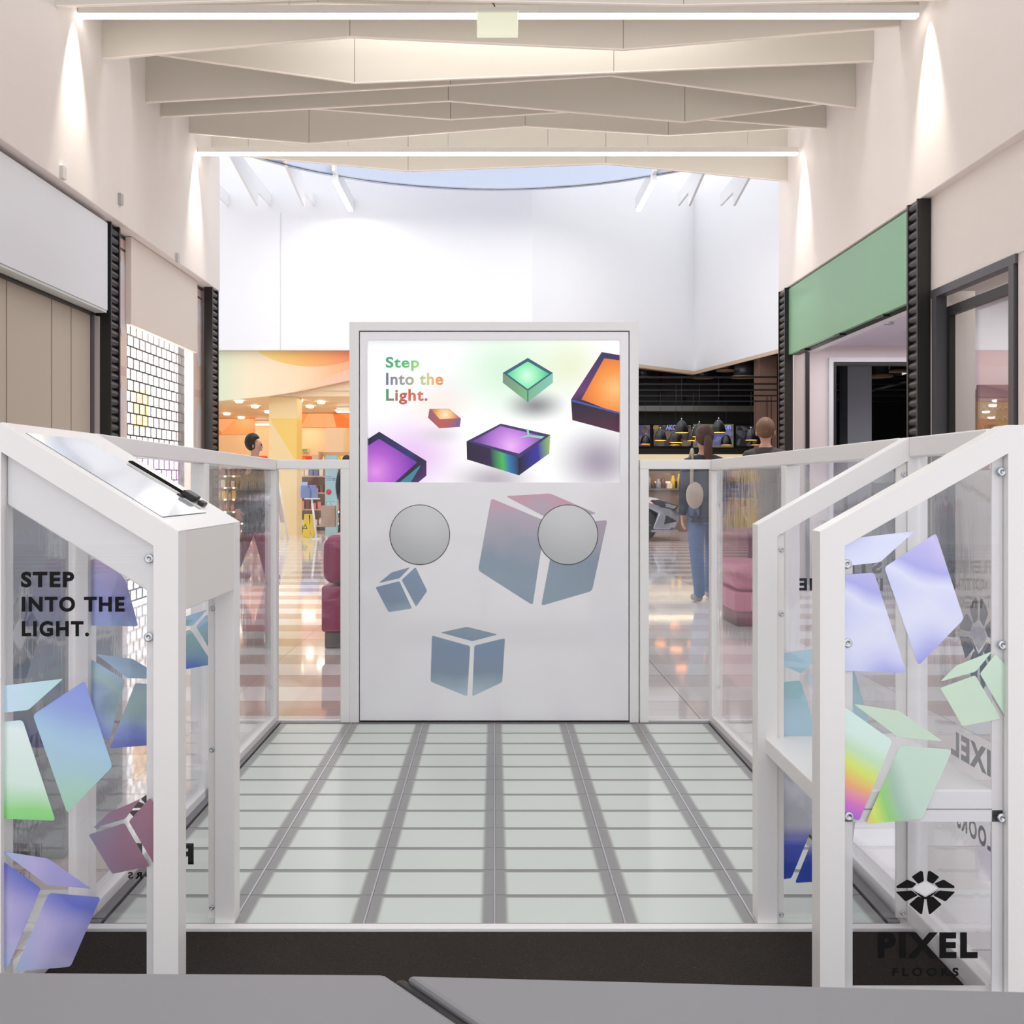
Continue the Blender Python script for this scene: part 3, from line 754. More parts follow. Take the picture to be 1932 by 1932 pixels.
# ------------------------------------------------------------------ barriers
def side_barrier(s_, label):
    xi_b, xo_b = (.912, .960) if s_ > 0 else (.918, .966)
    xi_f, xo_f = (.944, .99) if s_ > 0 else (.930, .977)
    zb, zf = 1.15 + .098, 1.15 + (.105 if s_ > 0 else .116)
    def X(xb, xf, y): return s_ * (xb + (xf - xb) * (YB - y) / (YB - YF))
    t = thing('side_barrier', (s_ * .95, 3.05, 0), label, 'barrier', 'white framed barriers of the play platform')
    def bar(name, y0, y1, z00, z01, z10, z11, bev=.003):
        vs = []
        for y, za, zb_ in ((y0, z00, z01), (y1, z10, z11)):
            a, b = X(xi_b, xi_f, y), X(xo_b, xo_f, y)
            vs += [(a, y, za), (b, y, za), (b, y, zb_), (a, y, zb_)]
        return MB().add(vs, [(0, 1, 2, 3), (4, 5, 6, 7), (0, 1, 5, 4), (1, 2, 6, 5), (2, 3, 7, 6), (3, 0, 4, 7)]).build(name, 'powder', t, bevel=bev)
    zt = lambda y: zf + (zb - zf) * (y - YF) / (YB - YF)
    bar('top_rail', YF + .047, YB + .045, zt(YF + .047) - .045, zt(YF + .047), zb - .045, zb)
    bar('bottom_rail', YF + .047, YB - .005, 0, ZP + .03, 0, ZP + .03)
    posts = [(YB - .003, YB + .045), (3.00, 3.045)]
    for y0, y1 in posts: bar('post', y0, y1, 0, zt(y0) - .045, 0, zt(y1) - .045)
    for y0, y1 in ((3.047, YB - .005), (YF + .05, 2.998)):
        xm0, xm1 = X((xi_b + xo_b) / 2 - .012, (xi_f + xo_f) / 2 - .012, y0), X((xi_b + xo_b) / 2 - .012, (xi_f + xo_f) / 2 - .012, y1)
        gp = MB().prism([(xm0, y0, ZP + .03), (xm1, y1, ZP + .03), (xm1, y1, zt(y1) - .045), (xm0, y0, zt(y0) - .045)], (.006 * s_, 0, 0)).build('clear_panel', 'glass_wavy', t)
    return t
LB = side_barrier(-1, 'white framed clear barrier along the left side of the glass floor')
RB = side_barrier(1, 'white framed clear barrier along the right side of the glass floor')

def back_barrier(s_, label):
    xa, xb = (.612, .912) if s_ > 0 else (-.918, -.611)
    x0, x1 = min(xa, xb), max(xa, xb)
    t = thing('back_barrier', ((x0 + x1) / 2, YB, ZP), label, 'barrier', 'white framed barriers of the play platform')
    z1 = 1.248
    y0, y1 = YB + .0, YB + .045
    xin = x0 if s_ > 0 else x1
    MB().box(x0, x1, y0, y1, z1 - .04, z1).build('top_rail', 'powder', t, bevel=.003)
    MB().box(x0, x1, YB + .022, y1, 0, ZP + .004).build('bottom_rail', 'powder', t)
    pw = .038
    MB().box(xin - (pw if s_ < 0 else 0), xin + (pw if s_ > 0 else 0), y0, y1, 0, z1 - .04).build('post', 'powder', t, bevel=.003)
    gp = MB().box(x0 + (pw if s_ > 0 else -.0), x1 - (pw if s_ < 0 else 0), YB + .03, YB + .036, ZP + .004, z1 - .04).build('clear_panel', 'glass', t)
    return t
BL = back_barrier(-1, 'short white framed clear barrier left of the screen kiosk')
BR = back_barrier(1, 'short white framed clear barrier right of the screen kiosk')
for s_, t in ((-1, LB), (1, RB)):
    for y in (953, 1296):
        p = P(510 if s_ < 0 else 1355, y, YB - .003)
        screw(p, t)

# ------------------------------------------------------------------ kiosk with screen
k = thing('screen_kiosk', (0, 4.1, ZP), 'tall white kiosk with bright screen and two grey discs behind the glass floor', 'kiosk')
yk = YB
x0, x1 = P(659, 0, yk).x, P(1205, 0, yk).x
xa, xb = P(677, 0, yk).x, P(1188, 0, yk).x
zt, za = P(0, 607, yk).z, P(0, 624, yk).z
MB().box(x0, x1, yk + .05, yk + .42, 0, zt - .002).build('cabinet', 'powder', k, bevel=.004)
MB().ring([(x0, ZP), (x0, zt), (x1, zt), (x1, ZP)], [(xa, ZP), (xa, za), (xb, za), (xb, ZP)], yk, yk + .052).build('outer_frame', 'acrylic_frame', k, bevel=.002)
MB().box(xa, xb, yk + .045, yk + .0495, ZP, za).build('shadow_gap', 'dark', k)
g_ = .0035
wx0, wx1, wz0, wz1 = P(693, 0, yk).x, P(1170, 0, yk).x, P(0, 910, yk).z, P(0, 641, yk).z
fp = MB().ring(*[q for q in ([(xa + g_, ZP + .008), (xa + g_, za - g_), (xb - g_, za - g_), (xb - g_, ZP + .008)], [(wx0, wz0), (wx0, wz1), (wx1, wz1), (wx1, wz0)])], yk + .004, yk + .04)
fp.build('front_panel', 'acrylic', k, bevel=.0018)
for cxp in (792, 1071.5):
    c = P(cxp, 1009, yk + .003); r_ = 56 * yk / F
    d = MB().lathe([(0, -.0022), (r_ - .002, -.0022), (r_, 0), (r_, .002)], (c.x, yk + .0035, c.z), 64, 'y').build('round_cover', mat('grey_disc', rgb(214, 216, 217), .45), k)
    MB().lathe([(r_, -.0006), (r_ + .0026, -.0006), (r_ + .0026, .001), (r_, .001)], (c.x, yk + .0038, c.z), 64, 'y').build('cover_gap', 'dark', k)
yd = yk + .0035
film([[(714.5, 1100), (739, 1080), (774, 1070), (754, 1091)], [(708.5, 1108), (753.5, 1096.5), (777.5, 1148), (733, 1155)], [(757.7, 1094), (784, 1070), (806, 1115), (785, 1145)]], yd, 'h_k', k, r=3)
film([[(954, 936), (1038, 931), (1126, 969), (1036, 979)], [(926.7, 940), (1029, 983), (1005, 1142), (902, 1076)], [(1050, 992), (1146, 981), (1117, 1115), (1021, 1143)]], yd, 'h_l', k, r=6)
film([[(831, 1193.5), (880.7, 1182.7), (939, 1197), (891, 1209.7)], [(815, 1199), (887, 1219), (881.6, 1314), (812.4, 1286)], [(895, 1218), (952.8, 1204), (947.5, 1287), (891, 1314)]], yd, 'h_k', k, r=4)

# the lit picture on the screen
def screen_mat():
    kk = NT('screen_background'); p, x = kk.obj()
    def blob(px_, py_, rx, rz, soft=1):
        c = P(px_, py_, yk + .035); o = WLOC['screen'] if 'screen' in WLOC else SC
        dx = kk.math('MULTIPLY', kk.math('SUBTRACT', x[0], c.x - o.x), 1 / (rx * (yk) / F))
        dz = kk.math('MULTIPLY', kk.math('SUBTRACT', x[2], c.z - o.z), 1 / (rz * (yk) / F))
        d = kk.math('SQRT', kk.math('ADD', kk.math('MULTIPLY', dx, dx), kk.math('MULTIPLY', dz, dz)))
        r = kk.n('ShaderNodeMapRange', interpolation_type='SMOOTHSTEP')
        kk.l(d, r.inputs[0]); r.inputs[1].default_value = 1; r.inputs[2].default_value = 0
        return r.outputs[0]
    col = rgb(253, 253, 253)
    for (a, b, rx, rz, c, s_) in [(780, 860, 130, 110, rgb(222, 170, 232), .75), (700, 900, 60, 150, rgb(200, 190, 220), .6), (840, 740, 90, 60, rgb(236, 228, 232), .6),
                                  (960, 700, 150, 120, rgb(196, 236, 200), .75), (1075, 690, 100, 90, rgb(226, 236, 196), .8), (1010, 765, 75, 38, rgb(120, 118, 124), .9),
                                  (930, 905, 110, 50, rgb(150, 134, 150), .75), (1130, 870, 110, 90, rgb(140, 124, 148), .85), (830, 820, 60, 26, rgb(206, 200, 206), .6),
                                  (830, 770, 90, 50, rgb(252, 226, 206), .6), (690, 640, 480, 18, rgb(190, 192, 198), .4)]:
        col = kk.mix(kk.math('MULTIPLY', blob(a, b, rx, rz), s_), col, c)
    kk.b.inputs['Base Color'].default_value = (0.01, .01, .01, 1); kk.l(col, kk.b.inputs['Emission Color'])
    kk.b.inputs['Emission Strength'].default_value = .84; kk.b.inputs['Roughness'].default_value = .2
    return kk.m
SC = Vector(((wx0 + wx1) / 2, yk + .0375, (wz0 + wz1) / 2))
scr = MB().box(wx0, wx1, yk + .035, yk + .040, wz0, wz1).build('screen', screen_mat(), k)
EM = {}
def emat(name, stops=None, center=None, rad=40, c=None):
    kk = NT('screen_' + name)
    if c is None:
        p, x = kk.pos(); cc = P(center[0], center[1], yk + .034)
        dx = kk.math('SUBTRACT', x[0], cc.x); dz = kk.math('SUBTRACT', x[2], cc.z)
        d = kk.math('MULTIPLY', kk.math('SQRT', kk.math('ADD', kk.math('MULTIPLY', dx, dx), kk.math('MULTIPLY', dz, dz))), F / (rad * yk))
        kk.l(kk.ramp(d, stops), kk.b.inputs['Emission Color'])
    else:
        kk.b.inputs['Emission Color'].default_value = c
    kk.b.inputs['Base Color'].default_value = (0.01, .01, .01, 1)
    kk.b.inputs['Emission Strength'].default_value = .84
    return kk.m
def lmat(name, stops, a, b):
    kk = NT('screen_' + name); p, x = kk.pos()
    pa, pb = P(a[0], a[1], yk + .034), P(b[0], b[1], yk + .034); v = pb - pa; L2 = v.x ** 2 + v.z ** 2
    g = kk.math('ADD', kk.math('MULTIPLY', kk.math('SUBTRACT', x[0], pa.x), v.x / L2), kk.math('MULTIPLY', kk.math('SUBTRACT', x[2], pa.z), v.z / L2), clamp=True)
    kk.l(kk.ramp(g, stops), kk.b.inputs['Emission Color']); kk.b.inputs['Base Color'].default_value = (0.01, .01, .01, 1)
    kk.b.inputs['Emission Strength'].default_value = .84
    return kk.m
def C7(x, y): return (640 + x * .3002, 590 + y * .3002)
lo, hi = 693.3, 1169.7
zlo = wz0 + .0005
def shape(name, poly, m, lay, r=0):
    q = [C7(*p) for p in poly]
    q = clip(q, lo, hi)
    q = [(a, min(b, 909.8)) for a, b in q]
    Y = yk + .0345 - lay * .0004
    return MB().prism([P(a, b, Y) for a, b in q], (0, .0002, 0)).build(name, m, scr)
# green tile
shape('tile_picture', [(1185, 284), (1343, 378), (1343, 440), (1185, 563), (1028, 440), (1028, 378)], lmat('tile_green_edge', [(0, rgb(120, 140, 120)), (.5, rgb(120, 176, 130)), (1, rgb(130, 200, 190))], C7(1028, 400), C7(1343, 500)), 0)
shape('tile_picture', [(1185, 284), (1343, 378), (1185, 492), (1028, 378)], emat('tile_green_rim', c=rgb(52, 92, 116)), 1)
shape('tile_picture', [(1185, 306), (1318, 384), (1185, 480), (1055, 384)], emat('tile_green_top', [(0, rgb(214, 252, 226)), (.5, rgb(150, 240, 186)), (1, rgb(84, 205, 150))], C7(1180, 395), 36), 2)
shape('tile_picture', [(1181, 492), (1189, 492), (1189, 560), (1181, 560)], emat('tile_green_line', c=rgb(60, 120, 110)), 2)
# small orange tile
shape('tile_picture', [(567, 604), (690, 604), (765, 665), (758, 718), (628, 726), (558, 660)], lmat('tile_orange_edge', [(0, rgb(150, 90, 110)), (.5, rgb(190, 90, 80)), (1, rgb(120, 90, 140))], C7(560, 660), C7(760, 700)), 0)
shape('tile_picture', [(575, 606), (690, 606), (758, 662), (632, 670)], emat('tile_orange_top', [(0, rgb(255, 236, 196)), (.5, rgb(246, 186, 118)), (1, rgb(196, 110, 60))], C7(665, 640), 26), 1)
# centre purple tile
shape('tile_picture', [(1015, 697), (1327, 768), (1320, 885), (1130, 1022), (803, 922), (800, 808)], lmat('tile_purple_edge', [(0, rgb(28, 18, 44)), (.28, rgb(44, 26, 70)), (.42, rgb(70, 180, 90)), (.5, rgb(40, 110, 170)), (.62, rgb(26, 20, 50)), (.85, rgb(50, 44, 160)), (1, rgb(150, 190, 80))], C7(800, 900), C7(1330, 860)), 0)
shape('tile_picture', [(1015, 697), (1327, 768), (1133, 912), (800, 808)], emat('tile_purple_rim', c=rgb(58, 48, 100)), 1)
shape('tile_picture', [(1012, 712), (1290, 778), (1130, 886), (840, 808)], emat('tile_purple_top', [(0, rgb(238, 180, 248)), (.45, rgb(196, 130, 224)), (1, rgb(116, 66, 160))], C7(1080, 840), 62), 2)
shape('tile_picture', [(1120, 790), (1185, 768), (1175, 730), (1190, 732), (1195, 768), (1290, 778), (1270, 792), (1190, 778)], emat('tile_purple_glint', c=rgb(150, 210, 190)), 3)
shape('tile_picture', [(1127, 912), (1137, 912), (1134, 1020), (1127, 1020)], emat('tile_purple_line', c=rgb(18, 12, 40)), 2)
# lower left purple tile
shape('tile_picture', [(178, 795), (252, 748), (548, 932), (548, 1024), (498, 1066), (178, 1066)], lmat('tile_left_edge', [(0, rgb(24, 16, 60)), (.6, rgb(40, 50, 110)), (.75, rgb(30, 22, 50)), (1, rgb(80, 40, 110))], C7(178, 800), C7(548, 1060)), 0)
shape('tile_picture', [(178, 838), (250, 792), (490, 940), (350, 1066), (178, 1066)], emat('tile_left_top', [(0, rgb(224, 144, 230)), (.5, rgb(176, 90, 206)), (1, rgb(120, 50, 170))], C7(230, 1000), 72), 1)
shape('tile_picture', [(505, 962), (512, 962), (450, 1066), (380, 1066)], emat('tile_left_glint', c=rgb(60, 130, 150)), 1)
# right orange tile
shape('tile_picture', [(1650, 247), (1770, 268), (1770, 756), (1465, 675), (1457, 545)], lmat('tile_right_edge', [(0, rgb(44, 36, 90)), (.45, rgb(100, 50, 110)), (.6, rgb(24, 16, 40)), (1, rgb(80, 30, 60))], C7(1600, 260), C7(1650, 760)), 0)
shape('tile_picture', [(1665, 287), (1770, 300), (1770, 640), (1522, 545)], emat('tile_right_top', [(0, rgb(255, 196, 120)), (.45, rgb(250, 146, 60)), (1, rgb(196, 86, 24))], C7(1740, 480), 84), 1)
shape('tile_picture', [(1462, 545), (1770, 628), (1770, 640), (1462, 558)], emat('tile_right_line', c=rgb(60, 84, 170)), 2)
# headline
hm = [lmat('headline_1', [(0, rgb(60, 160, 120)), (.6, rgb(90, 190, 110)), (1, rgb(170, 216, 120))], C7(292, 300), C7(505, 360)),
      lmat('headline_2', [(0, rgb(100, 110, 150)), (.35, rgb(160, 160, 150)), (.55, rgb(190, 180, 130)), (.7, rgb(190, 210, 150)), (.85, rgb(240, 170, 90)), (1, rgb(236, 130, 70))], C7(292, 420), C7(652, 430)),
      lmat('headline_3', [(0, rgb(60, 150, 110)), (.2, rgb(130, 130, 90)), (.45, rgb(200, 80, 70)), (.75, rgb(220, 110, 70)), (1, rgb(190, 90, 150))], C7(292, 500), C7(556, 540))]
for (s_, bx, m_) in (('Step', (292, 366, 503, 278), hm[0]), ('Into the', (294, 455, 652, 378), hm[1]), ('Light.', (294, 577, 555, 480), hm[2])):
    a, b = C7(bx[0], bx[1]), C7(bx[2], bx[3]); Y = yk + .0345
    pa, pb = P(a[0], a[1], Y), P(b[0], b[1], Y)
    lettering(s_, pa, (pb.x - pa.x, 0, 0), (0, 0, pb.z - pa.z), m_, scr, 'headline', bold=.028, spacing=1.10)

# ------------------------------------------------------------------ console stand (left) and shelf stand (right)
YN = 1.77
def offset_in(poly, d):
    out = []; n = len(poly); area = sum(poly[i - 1][0] * poly[i][1] - poly[i][0] * poly[i - 1][1] for i in range(n))
    sg = 1 if area > 0 else -1
    for i in range(n):
        p0, p1, p2 = Vector(poly[i - 1]), Vector(poly[i]), Vector(poly[(i + 1) % n])
        e1, e2 = (p1 - p0).normalized(), (p2 - p1).normalized()
        n1, n2 = Vector((-e1.y, e1.x)) * sg, Vector((-e2.y, e2.x)) * sg
        b = (n1 + n2).normalized(); out.append(tuple(p1 + b * (d / max(.2, b.dot(n1)))))
    # short flat top: let the sloping bar run straight into the post
    (x1, z1), (x2, z2) = out[1], (out[1][0] + poly[2][0] - poly[1][0], out[1][1] + poly[2][1] - poly[1][1])
    xp = out[4][0]; zp = z1 + (z2 - z1) * (xp - x1) / (x2 - x1)
    zq = min(zp, poly[3][1] - d)
    xq = x1 + (x2 - x1) * (zq - z1) / (z2 - z1)
    out[2] = (xq - math.copysign(.0004, xq - x1), zq - .0002); out[3] = (xp, zq)
    return out
def stand_frame(poly, Y, parent, d=.047, depth=.045):
    return MB().ring(poly, offset_in(poly, d), Y, Y + depth).build('frame', 'powder', parent, bevel=.004)
ZD = ZP - .008
LN = [(-.596, ZD), (-.596, 1.058), (-.930, 1.2635), (-.977, 1.2635), (-.977, ZD)]
LF = [(-.596, ZP), (-.596, 1.057), (-.930, 1.2635), (-.977, 1.2635), (-.977, ZP)]
RN = [(.6135, ZD), (.6135, 1.0585), (.967, 1.2590), (1.015, 1.2590), (1.015, ZD)]
RF = [(.6035, ZP), (.6035, 1.054), (.952, 1.2545), (.993, 1.2545), (.993, ZP)]
def mirror_up(s): return s

con = thing('console_stand', (-.78, 1.98, 0), 'white left-hand stand with a sloping touch console and clear decorated panels', 'console stand')
shf = thing('shelf_stand', (.81, 1.98, 0), 'white right-hand stand with a bag shelf and clear decorated panels', 'shelf stand')
stand_frame(LN, YN, con)
stand_frame(RN, YN, shf)
# far frames have no bottom bar: posts and sloping rail only
def open_frame(poly, Y, parent, d=.045, depth=.045):
    inn = offset_in(poly, d)
    inn[0] = (inn[0][0], poly[0][1]); inn[-1] = (inn[-1][0], poly[-1][1])
    vs = [(x, y, z) for y in (Y, Y + depth) for pl_ in (poly, inn) for x, z in pl_]
    fs = []
    for i in range(4):
        j = i + 1
        fs += [(i, j, 5 + j, 5 + i), (10 + j, 10 + i, 15 + i, 15 + j), (j, i, 10 + i, 10 + j), (5 + i, 5 + j, 15 + j, 15 + i)]
    fs += [(0, 5, 15, 10), (4, 14, 19, 9)]
    return MB().add(vs, fs).build('frame', 'powder', parent, bevel=.004)
open_frame(LF, YF - .001, con)
open_frame(RF, YF - .001, shf)
# rails joining both frames along the outer side
MB().box(-.977, -.932, YN + .045, YF - .001, 1.2165, 1.2635).box(-.977, -.932, YN + .045, YF - .001, ZD, ZD + .05).build('side_rail', 'powder', con, bevel=.003)
MB().box(.95, .99, YN + .045, YF - .001, 1.2095, 1.2545).build('side_rail', 'powder', shf, bevel=.003)
MB().box(.95, .99, YN + .045, YF - .001, ZD, ZD + .05).build('side_rail', 'powder', shf, bevel=.003)

# console box
slope = (1.2635 - 1.058) / (.930 - .596)
t0 = .153
ub = [(-.5965, 1.0565), (-.929, 1.262), (-.931, 1.262 - t0), (-.5965, 1.0565 - t0)]
MB().prism([(x, YN + .02, z) for x, z in [(-.597, 1.0565), (-.929, 1.2618), (-.929, 1.2618 - t0), (-.597, 1.0565 - t0)]], (0, YF + .04 - YN - .02, 0)).build('console_box', 'powder_soft', con, bevel=.003)
def on_top(X, Y, h=0): return Vector((X + h * .52, Y, 1.058 + (-.596 - X) * slope + h * .85))
def slab(x0, x1, y0, y1, h0, h1, name, m, bev=0, parent=con):
    vs = [on_top(x, y, h) for h in (h0, h1) for (x, y) in ((x0, y0), (x1, y0), (x1, y1), (x0, y1))]
    return MB().add(vs, [(0, 1, 2, 3), (4, 5, 6, 7), (0, 1, 5, 4), (1, 2, 6, 5), (2, 3, 7, 6), (3, 0, 4, 7)]).build(name, m, parent, bevel=bev)
slab(-.930, -.5962, YN + .001, YF + .043, -.003, .0012, 'console_top', 'powder')
slab(-.8985, -.6355, 1.7985, 2.0685, .0012, .0016, 'lid_gap', 'dark')
slab(-.897, -.637, 1.80, 2.067, .0012, .0026, 'lid', mat('glossy_white_lid', rgb(228, 230, 233), .06, coat=1))
hb = MB()
A_ = [on_top(-.815, 2.085, .006), on_top(-.815, 2.105, .006), on_top(-.700, 2.115, .006)]
hb.tube([on_top(-.700, 2.098, .006), A_[0], A_[1], A_[2]], .0022, 6)
hb.build('wire_loop', 'ink', con)
slab(-.70, -.672, 2.088, 2.128, .0014, .016, 'clamp', 'black', .003)
slab(-.702, -.69, 2.07, 2.10, .0014, .005, 'clamp_plate', 'black', .001)
slab(-.668, -.655, 2.10, 2.13, .0014, .012, 'clamp_tab', 'black', .003)

# shelf
YPX = YN + .012 + .0055
MB().box(.6215, .953, YN + .018, YF + .04, .528, .565).build('shelf', 'powder', shf, bevel=.003)
MB().box(.661, .967, YPX, YPX + .012, .505, .527).build('shelf_crossbar', 'powder', shf)
MB().box(.627, .645, YF + .0, YF + .012, .505, .527).build('shelf_bracket', 'steel', shf)

# mounting flats, panes and films
def pane(parent, poly, Y, th=.005, m='glass'):
    return MB().prism([(x, Y, z) for x, z in poly], (0, th, 0)).build('clear_panel', m, parent)
def flats(parent, xs, z0s, z1s, Y):
    for x, z0, z1 in zip(xs, z0s, z1s):
        MB().box(x[0], x[1], Y, Y + .004, z0, z1).build('mounting_flat', 'powder_soft', parent)
YPn = YN + .012      # near panes
iln = offset_in(LN, .0475); irn = offset_in(RN, .0475)
gpl = pane(con, iln, YPn); gpr = pane(shf, irn, YPn)
MB().box(iln[1][0] - .0185, iln[1][0] - .0005, YPn + .0055, YPn + .0095, .18, 1.01).build('mounting_flat', 'powder_soft', con)
MB().box(irn[1][0] + .0005, irn[1][0] + .0205, YPn + .0055, YPn + .0095, .18, 1.02).build('mounting_flat', 'powder_soft', shf)
MB().box(irn[3][0] - .021, irn[3][0] - .0005, YPn + .0055, YPn + .0095, .18, 1.20).build('mounting_flat', 'powder_soft', shf)
for x, y in ((282, 1054), (281, 1202)): screw(P(x, y, YPn), gpl)
for x, y in ((1597.5, 1064), (1598.5, 1213), (1601, 1540), (1889.5, 890), (1891, 1217), (1889.5, 1543)): screw(P(x, y, YPn), gpr)
YPf = YF + .012      # far panes
ilf = offset_in(LF, .0455); irf = offset_in(RF, .0455)
ilf[0] = (ilf[0][0], ZP + .004); ilf[-1] = (ilf[-1][0], ZP + .004); irf[0] = (irf[0][0], ZP + .004); irf[-1] = (irf[-1][0], ZP + .004)
gfl = pane(con, ilf, YPf); gfr = pane(shf, irf, YPf)
MB().box(ilf[1][0] - .001, ilf[1][0] + .0165 - .035 + .002, YPf - .006, YPf - .001, ZP + .01, .90).build('mounting_flat', 'powder_soft', con)
MB().box(irf[1][0] + .0005, irf[1][0] + .0165, YPf - .006, YPf - .001, ZP + .01, 1.03).build('mounting_flat', 'powder_soft', shf)
MB().box(irf[3][0] - .024, irf[3][0] - .0005, YPf - .006, YPf - .001, ZP + .01, 1.195).build('mounting_flat', 'powder_soft', shf)
for x, y in ((400, 1148), (400, 1414), (400, 1712)): screw(P(x, y, YPf - .006), gfl, r=.006)
for x, y in ((1474, 1037), (1474, 1158), (1474, 1725), (1705, 895), (1703, 1722)): screw(P(x, y, YPf - .006), gfr, r=.006)

YA = YPn - .0008
cube1 = [[(-64, 1352), (6.5, 1293.5), (119.5, 1280.5), (53.5, 1339.5)], [(-44, 1366), (42.5, 1358.5), (104.5, 1548.5), (-30, 1543)], [(62, 1349), (159.5, 1284), (212, 1446.5), (126.5, 1534.5)]]
cube2 = [[(4, 1606.5), (89.5, 1619.5), (172, 1677), (88, 1669)], [(-14.5, 1611), (77, 1676), (14, 1828), (-34, 1800)], [(92, 1685), (190, 1693), (133, 1824), (27, 1833)]]
cube3 = [[(175, 1563), (205, 1534), (265.5, 1507), (236, 1545)], [(167, 1575), (234.5, 1553), (282, 1634), (212, 1649)], [(243, 1550), (283, 1505), (330, 1590), (291, 1631)]]
L0, L1 = 5.5, 290.5
def fix(m, ref):  # films share one material space centred on the object
    return m
film([cube1[0]], YA, 'h_j', gpl, lo=L0, hi=L1, r=5); film([cube1[1]], YA, 'h_a2', gpl, lo=L0, hi=L1, r=7); film([cube1[2]], YA, 'h_a', gpl, lo=L0, hi=L1, r=7)
film([cube2[0]], YA, 'h_b', gpl, lo=L0, hi=L1, r=4); film([cube2[1]], YA, 'h_b', gpl, lo=L0, hi=L1, r=6); film([cube2[2]], YA, 'h_b', gpl, lo=L0, hi=L1, r=7)
film(cube3, YA, 'h_c', gpl, lo=L0, hi=L1, r=4)
RDX, RDY = 1606.5, -278.5
R0, R1 = 1592, 1901
film([cube1[0]], YA, 'h_d', gpr, lo=R0, hi=R1, dx=RDX, dy=RDY, r=5); film([cube1[1]], YA, 'h_d', gpr, lo=R0, hi=R1, dx=RDX, dy=RDY, r=7); film([cube1[2]], YA, 'h_d', gpr, lo=R0, hi=R1, dx=RDX, dy=RDY, r=7)
film([cube2[0]], YA, 'h_f', gpr, lo=R0, hi=R1, dx=RDX, dy=RDY, r=4)
film([cube2[1]], YA, 'h_e', gpr, lo=R0, hi=R1, dx=RDX, dy=RDY, r=6)
film([cube2[2]], YA, holo('rainbow_edge', [(0, rgb(250, 196, 140)), (.16, YEL), (.27, rgb(160, 226, 130)), (.38, rgb(176, 208, 190)), (.5, rgb(206, 232, 216)), (1, rgb(208, 234, 218))], 22, .22, warp=.08), gpr, lo=R0, hi=R1, dx=RDX, dy=RDY, r=7)
film([[(1774, 1286), (1804, 1256), (1872, 1229), (1841, 1267)], [(1774, 1298), (1840, 1274), (1888, 1356), (1816, 1370)], [(1849, 1271), (1878, 1234), (1940, 1300), (1897, 1353)]], YA, 'h_f', gpr, lo=R0, hi=R1, r=4)
def px_text(s, x0, y0, x1, y1, Y, m, parent, mirror=False, bold=.035, spacing=1.0):
    a, b = P(x0, y1, Y), P(x1, y0, Y)
    if mirror: return lettering(s, (b.x, Y, a.z), (a.x - b.x, 0, 0), (0, 0, b.z - a.z), m, parent, bold=bold, spacing=spacing)
    return lettering(s, (a.x, Y, a.z), (b.x - a.x, 0, 0), (0, 0, b.z - a.z), m, parent, bold=bold, spacing=spacing)
px_text('STEP', 39.5, 1078.5, 140, 1108.5, YA, 'ink', gpl, bold=.044, spacing=1.2)
px_text('INTO THE', 41, 1125.5, 235, 1154.5, YA, 'ink', gpl, bold=.044, spacing=1.2)
px_text('LIGHT.', 41, 1171.5, 168, 1201, YA, 'ink', gpl, bold=.044, spacing=1.2)
# maker's mark: diamond with eight rays, and the words under it
def petals():
    h = [[(1162, 198), (1222, 157), (1240, 160), (1247, 226), (1206, 246)], [(1057, 262), (1132, 216), (1196, 244), (1166, 274), (1060, 276)],
         [(1053, 300), (1163, 291), (1206, 324), (1120, 367)], [(1145, 386), (1208, 330), (1250, 350), (1234, 453), (1222, 453)]]
    out = []
    for q in h:
        out.append(q); out.append([(2514 - x, y) for x, y in q][::-1])
    return out
def logo(to3, thick, m, mc, parent):
    mb = MB()
    for q in petals():
        mb.prism([to3(x, y) for x, y in round2(q, 9, 3)], thick)
    mb.prism([to3(x, y) for x, y in [(1168, 288), (1206, 322), (1238, 347), (1257, 352), (1276, 347), (1308, 322), (1345, 288), (1258, 337)]], thick)
    mb.build('logo', m, parent)
    MB().prism([to3(x, y) for x, y in round2([(1170, 275), (1257, 228), (1343, 275), (1257, 328)], 10, 3)], thick).build('logo_centre', mc, parent)
logo(lambda x, y: tuple(P(1400 + x * .27536, 1600 + y * .27536, YA)), (0, .0005, 0), 'ink', 'white', gpr)
px_text('PIXEL', 1656, 1759, 1844.5, 1808, YA, 'ink', gpr, bold=.05, spacing=1.2)
px_text('FLOORS', 1683.5, 1825.5, 1808.5, 1842, YA, 'ink', gpr, bold=.045, spacing=1.6)
# films on the far panes, facing the play floor (read reversed from here)
YG = YPf + .0056
px_text('STEP', 1568, 1057, 1664, 1082, YG, 'inkgrey', gfr, mirror=True, bold=.044, spacing=1.2)
px_text('INTO THE', 1508, 1090.5, 1666, 1114.5, YG, 'ink', gfr, mirror=True, bold=.044, spacing=1.2)
px_text('LIGHT.', 1562, 1124, 1664, 1148, YG, 'inkgrey', gfr, mirror=True, bold=.044, spacing=1.2)
film([[(1440, 1240), (1500, 1228), (1562, 1221), (1512, 1271)]], YG, 'h_j', gfr, lo=1468.5, r=4)
film([[(1440, 1290), (1510, 1284), (1561, 1440), (1440, 1436)]], YG, 'h_j', gfr, lo=1468.5, r=5)
film([[(1524, 1276), (1600, 1226), (1640, 1360), (1572, 1430)]], YG, 'h_j', gfr, lo=1468.5, r=5)
film([[(1468, 1457), (1600, 1457), (1600, 1500), (1536, 1553), (1493, 1657), (1468, 1660)]], YG, 'h_g', gfr, lo=1468.5, r=4)
film([[(1543, 1560), (1620, 1500), (1600, 1660), (1500, 1666)]], YG, 'h_g', gfr, lo=1468.5, r=5)
film([[(150, 1060), (205, 1050), (238, 1097), (261, 1182), (160, 1180)]], YG, 'h_i', gfl, hi=402, r=6)
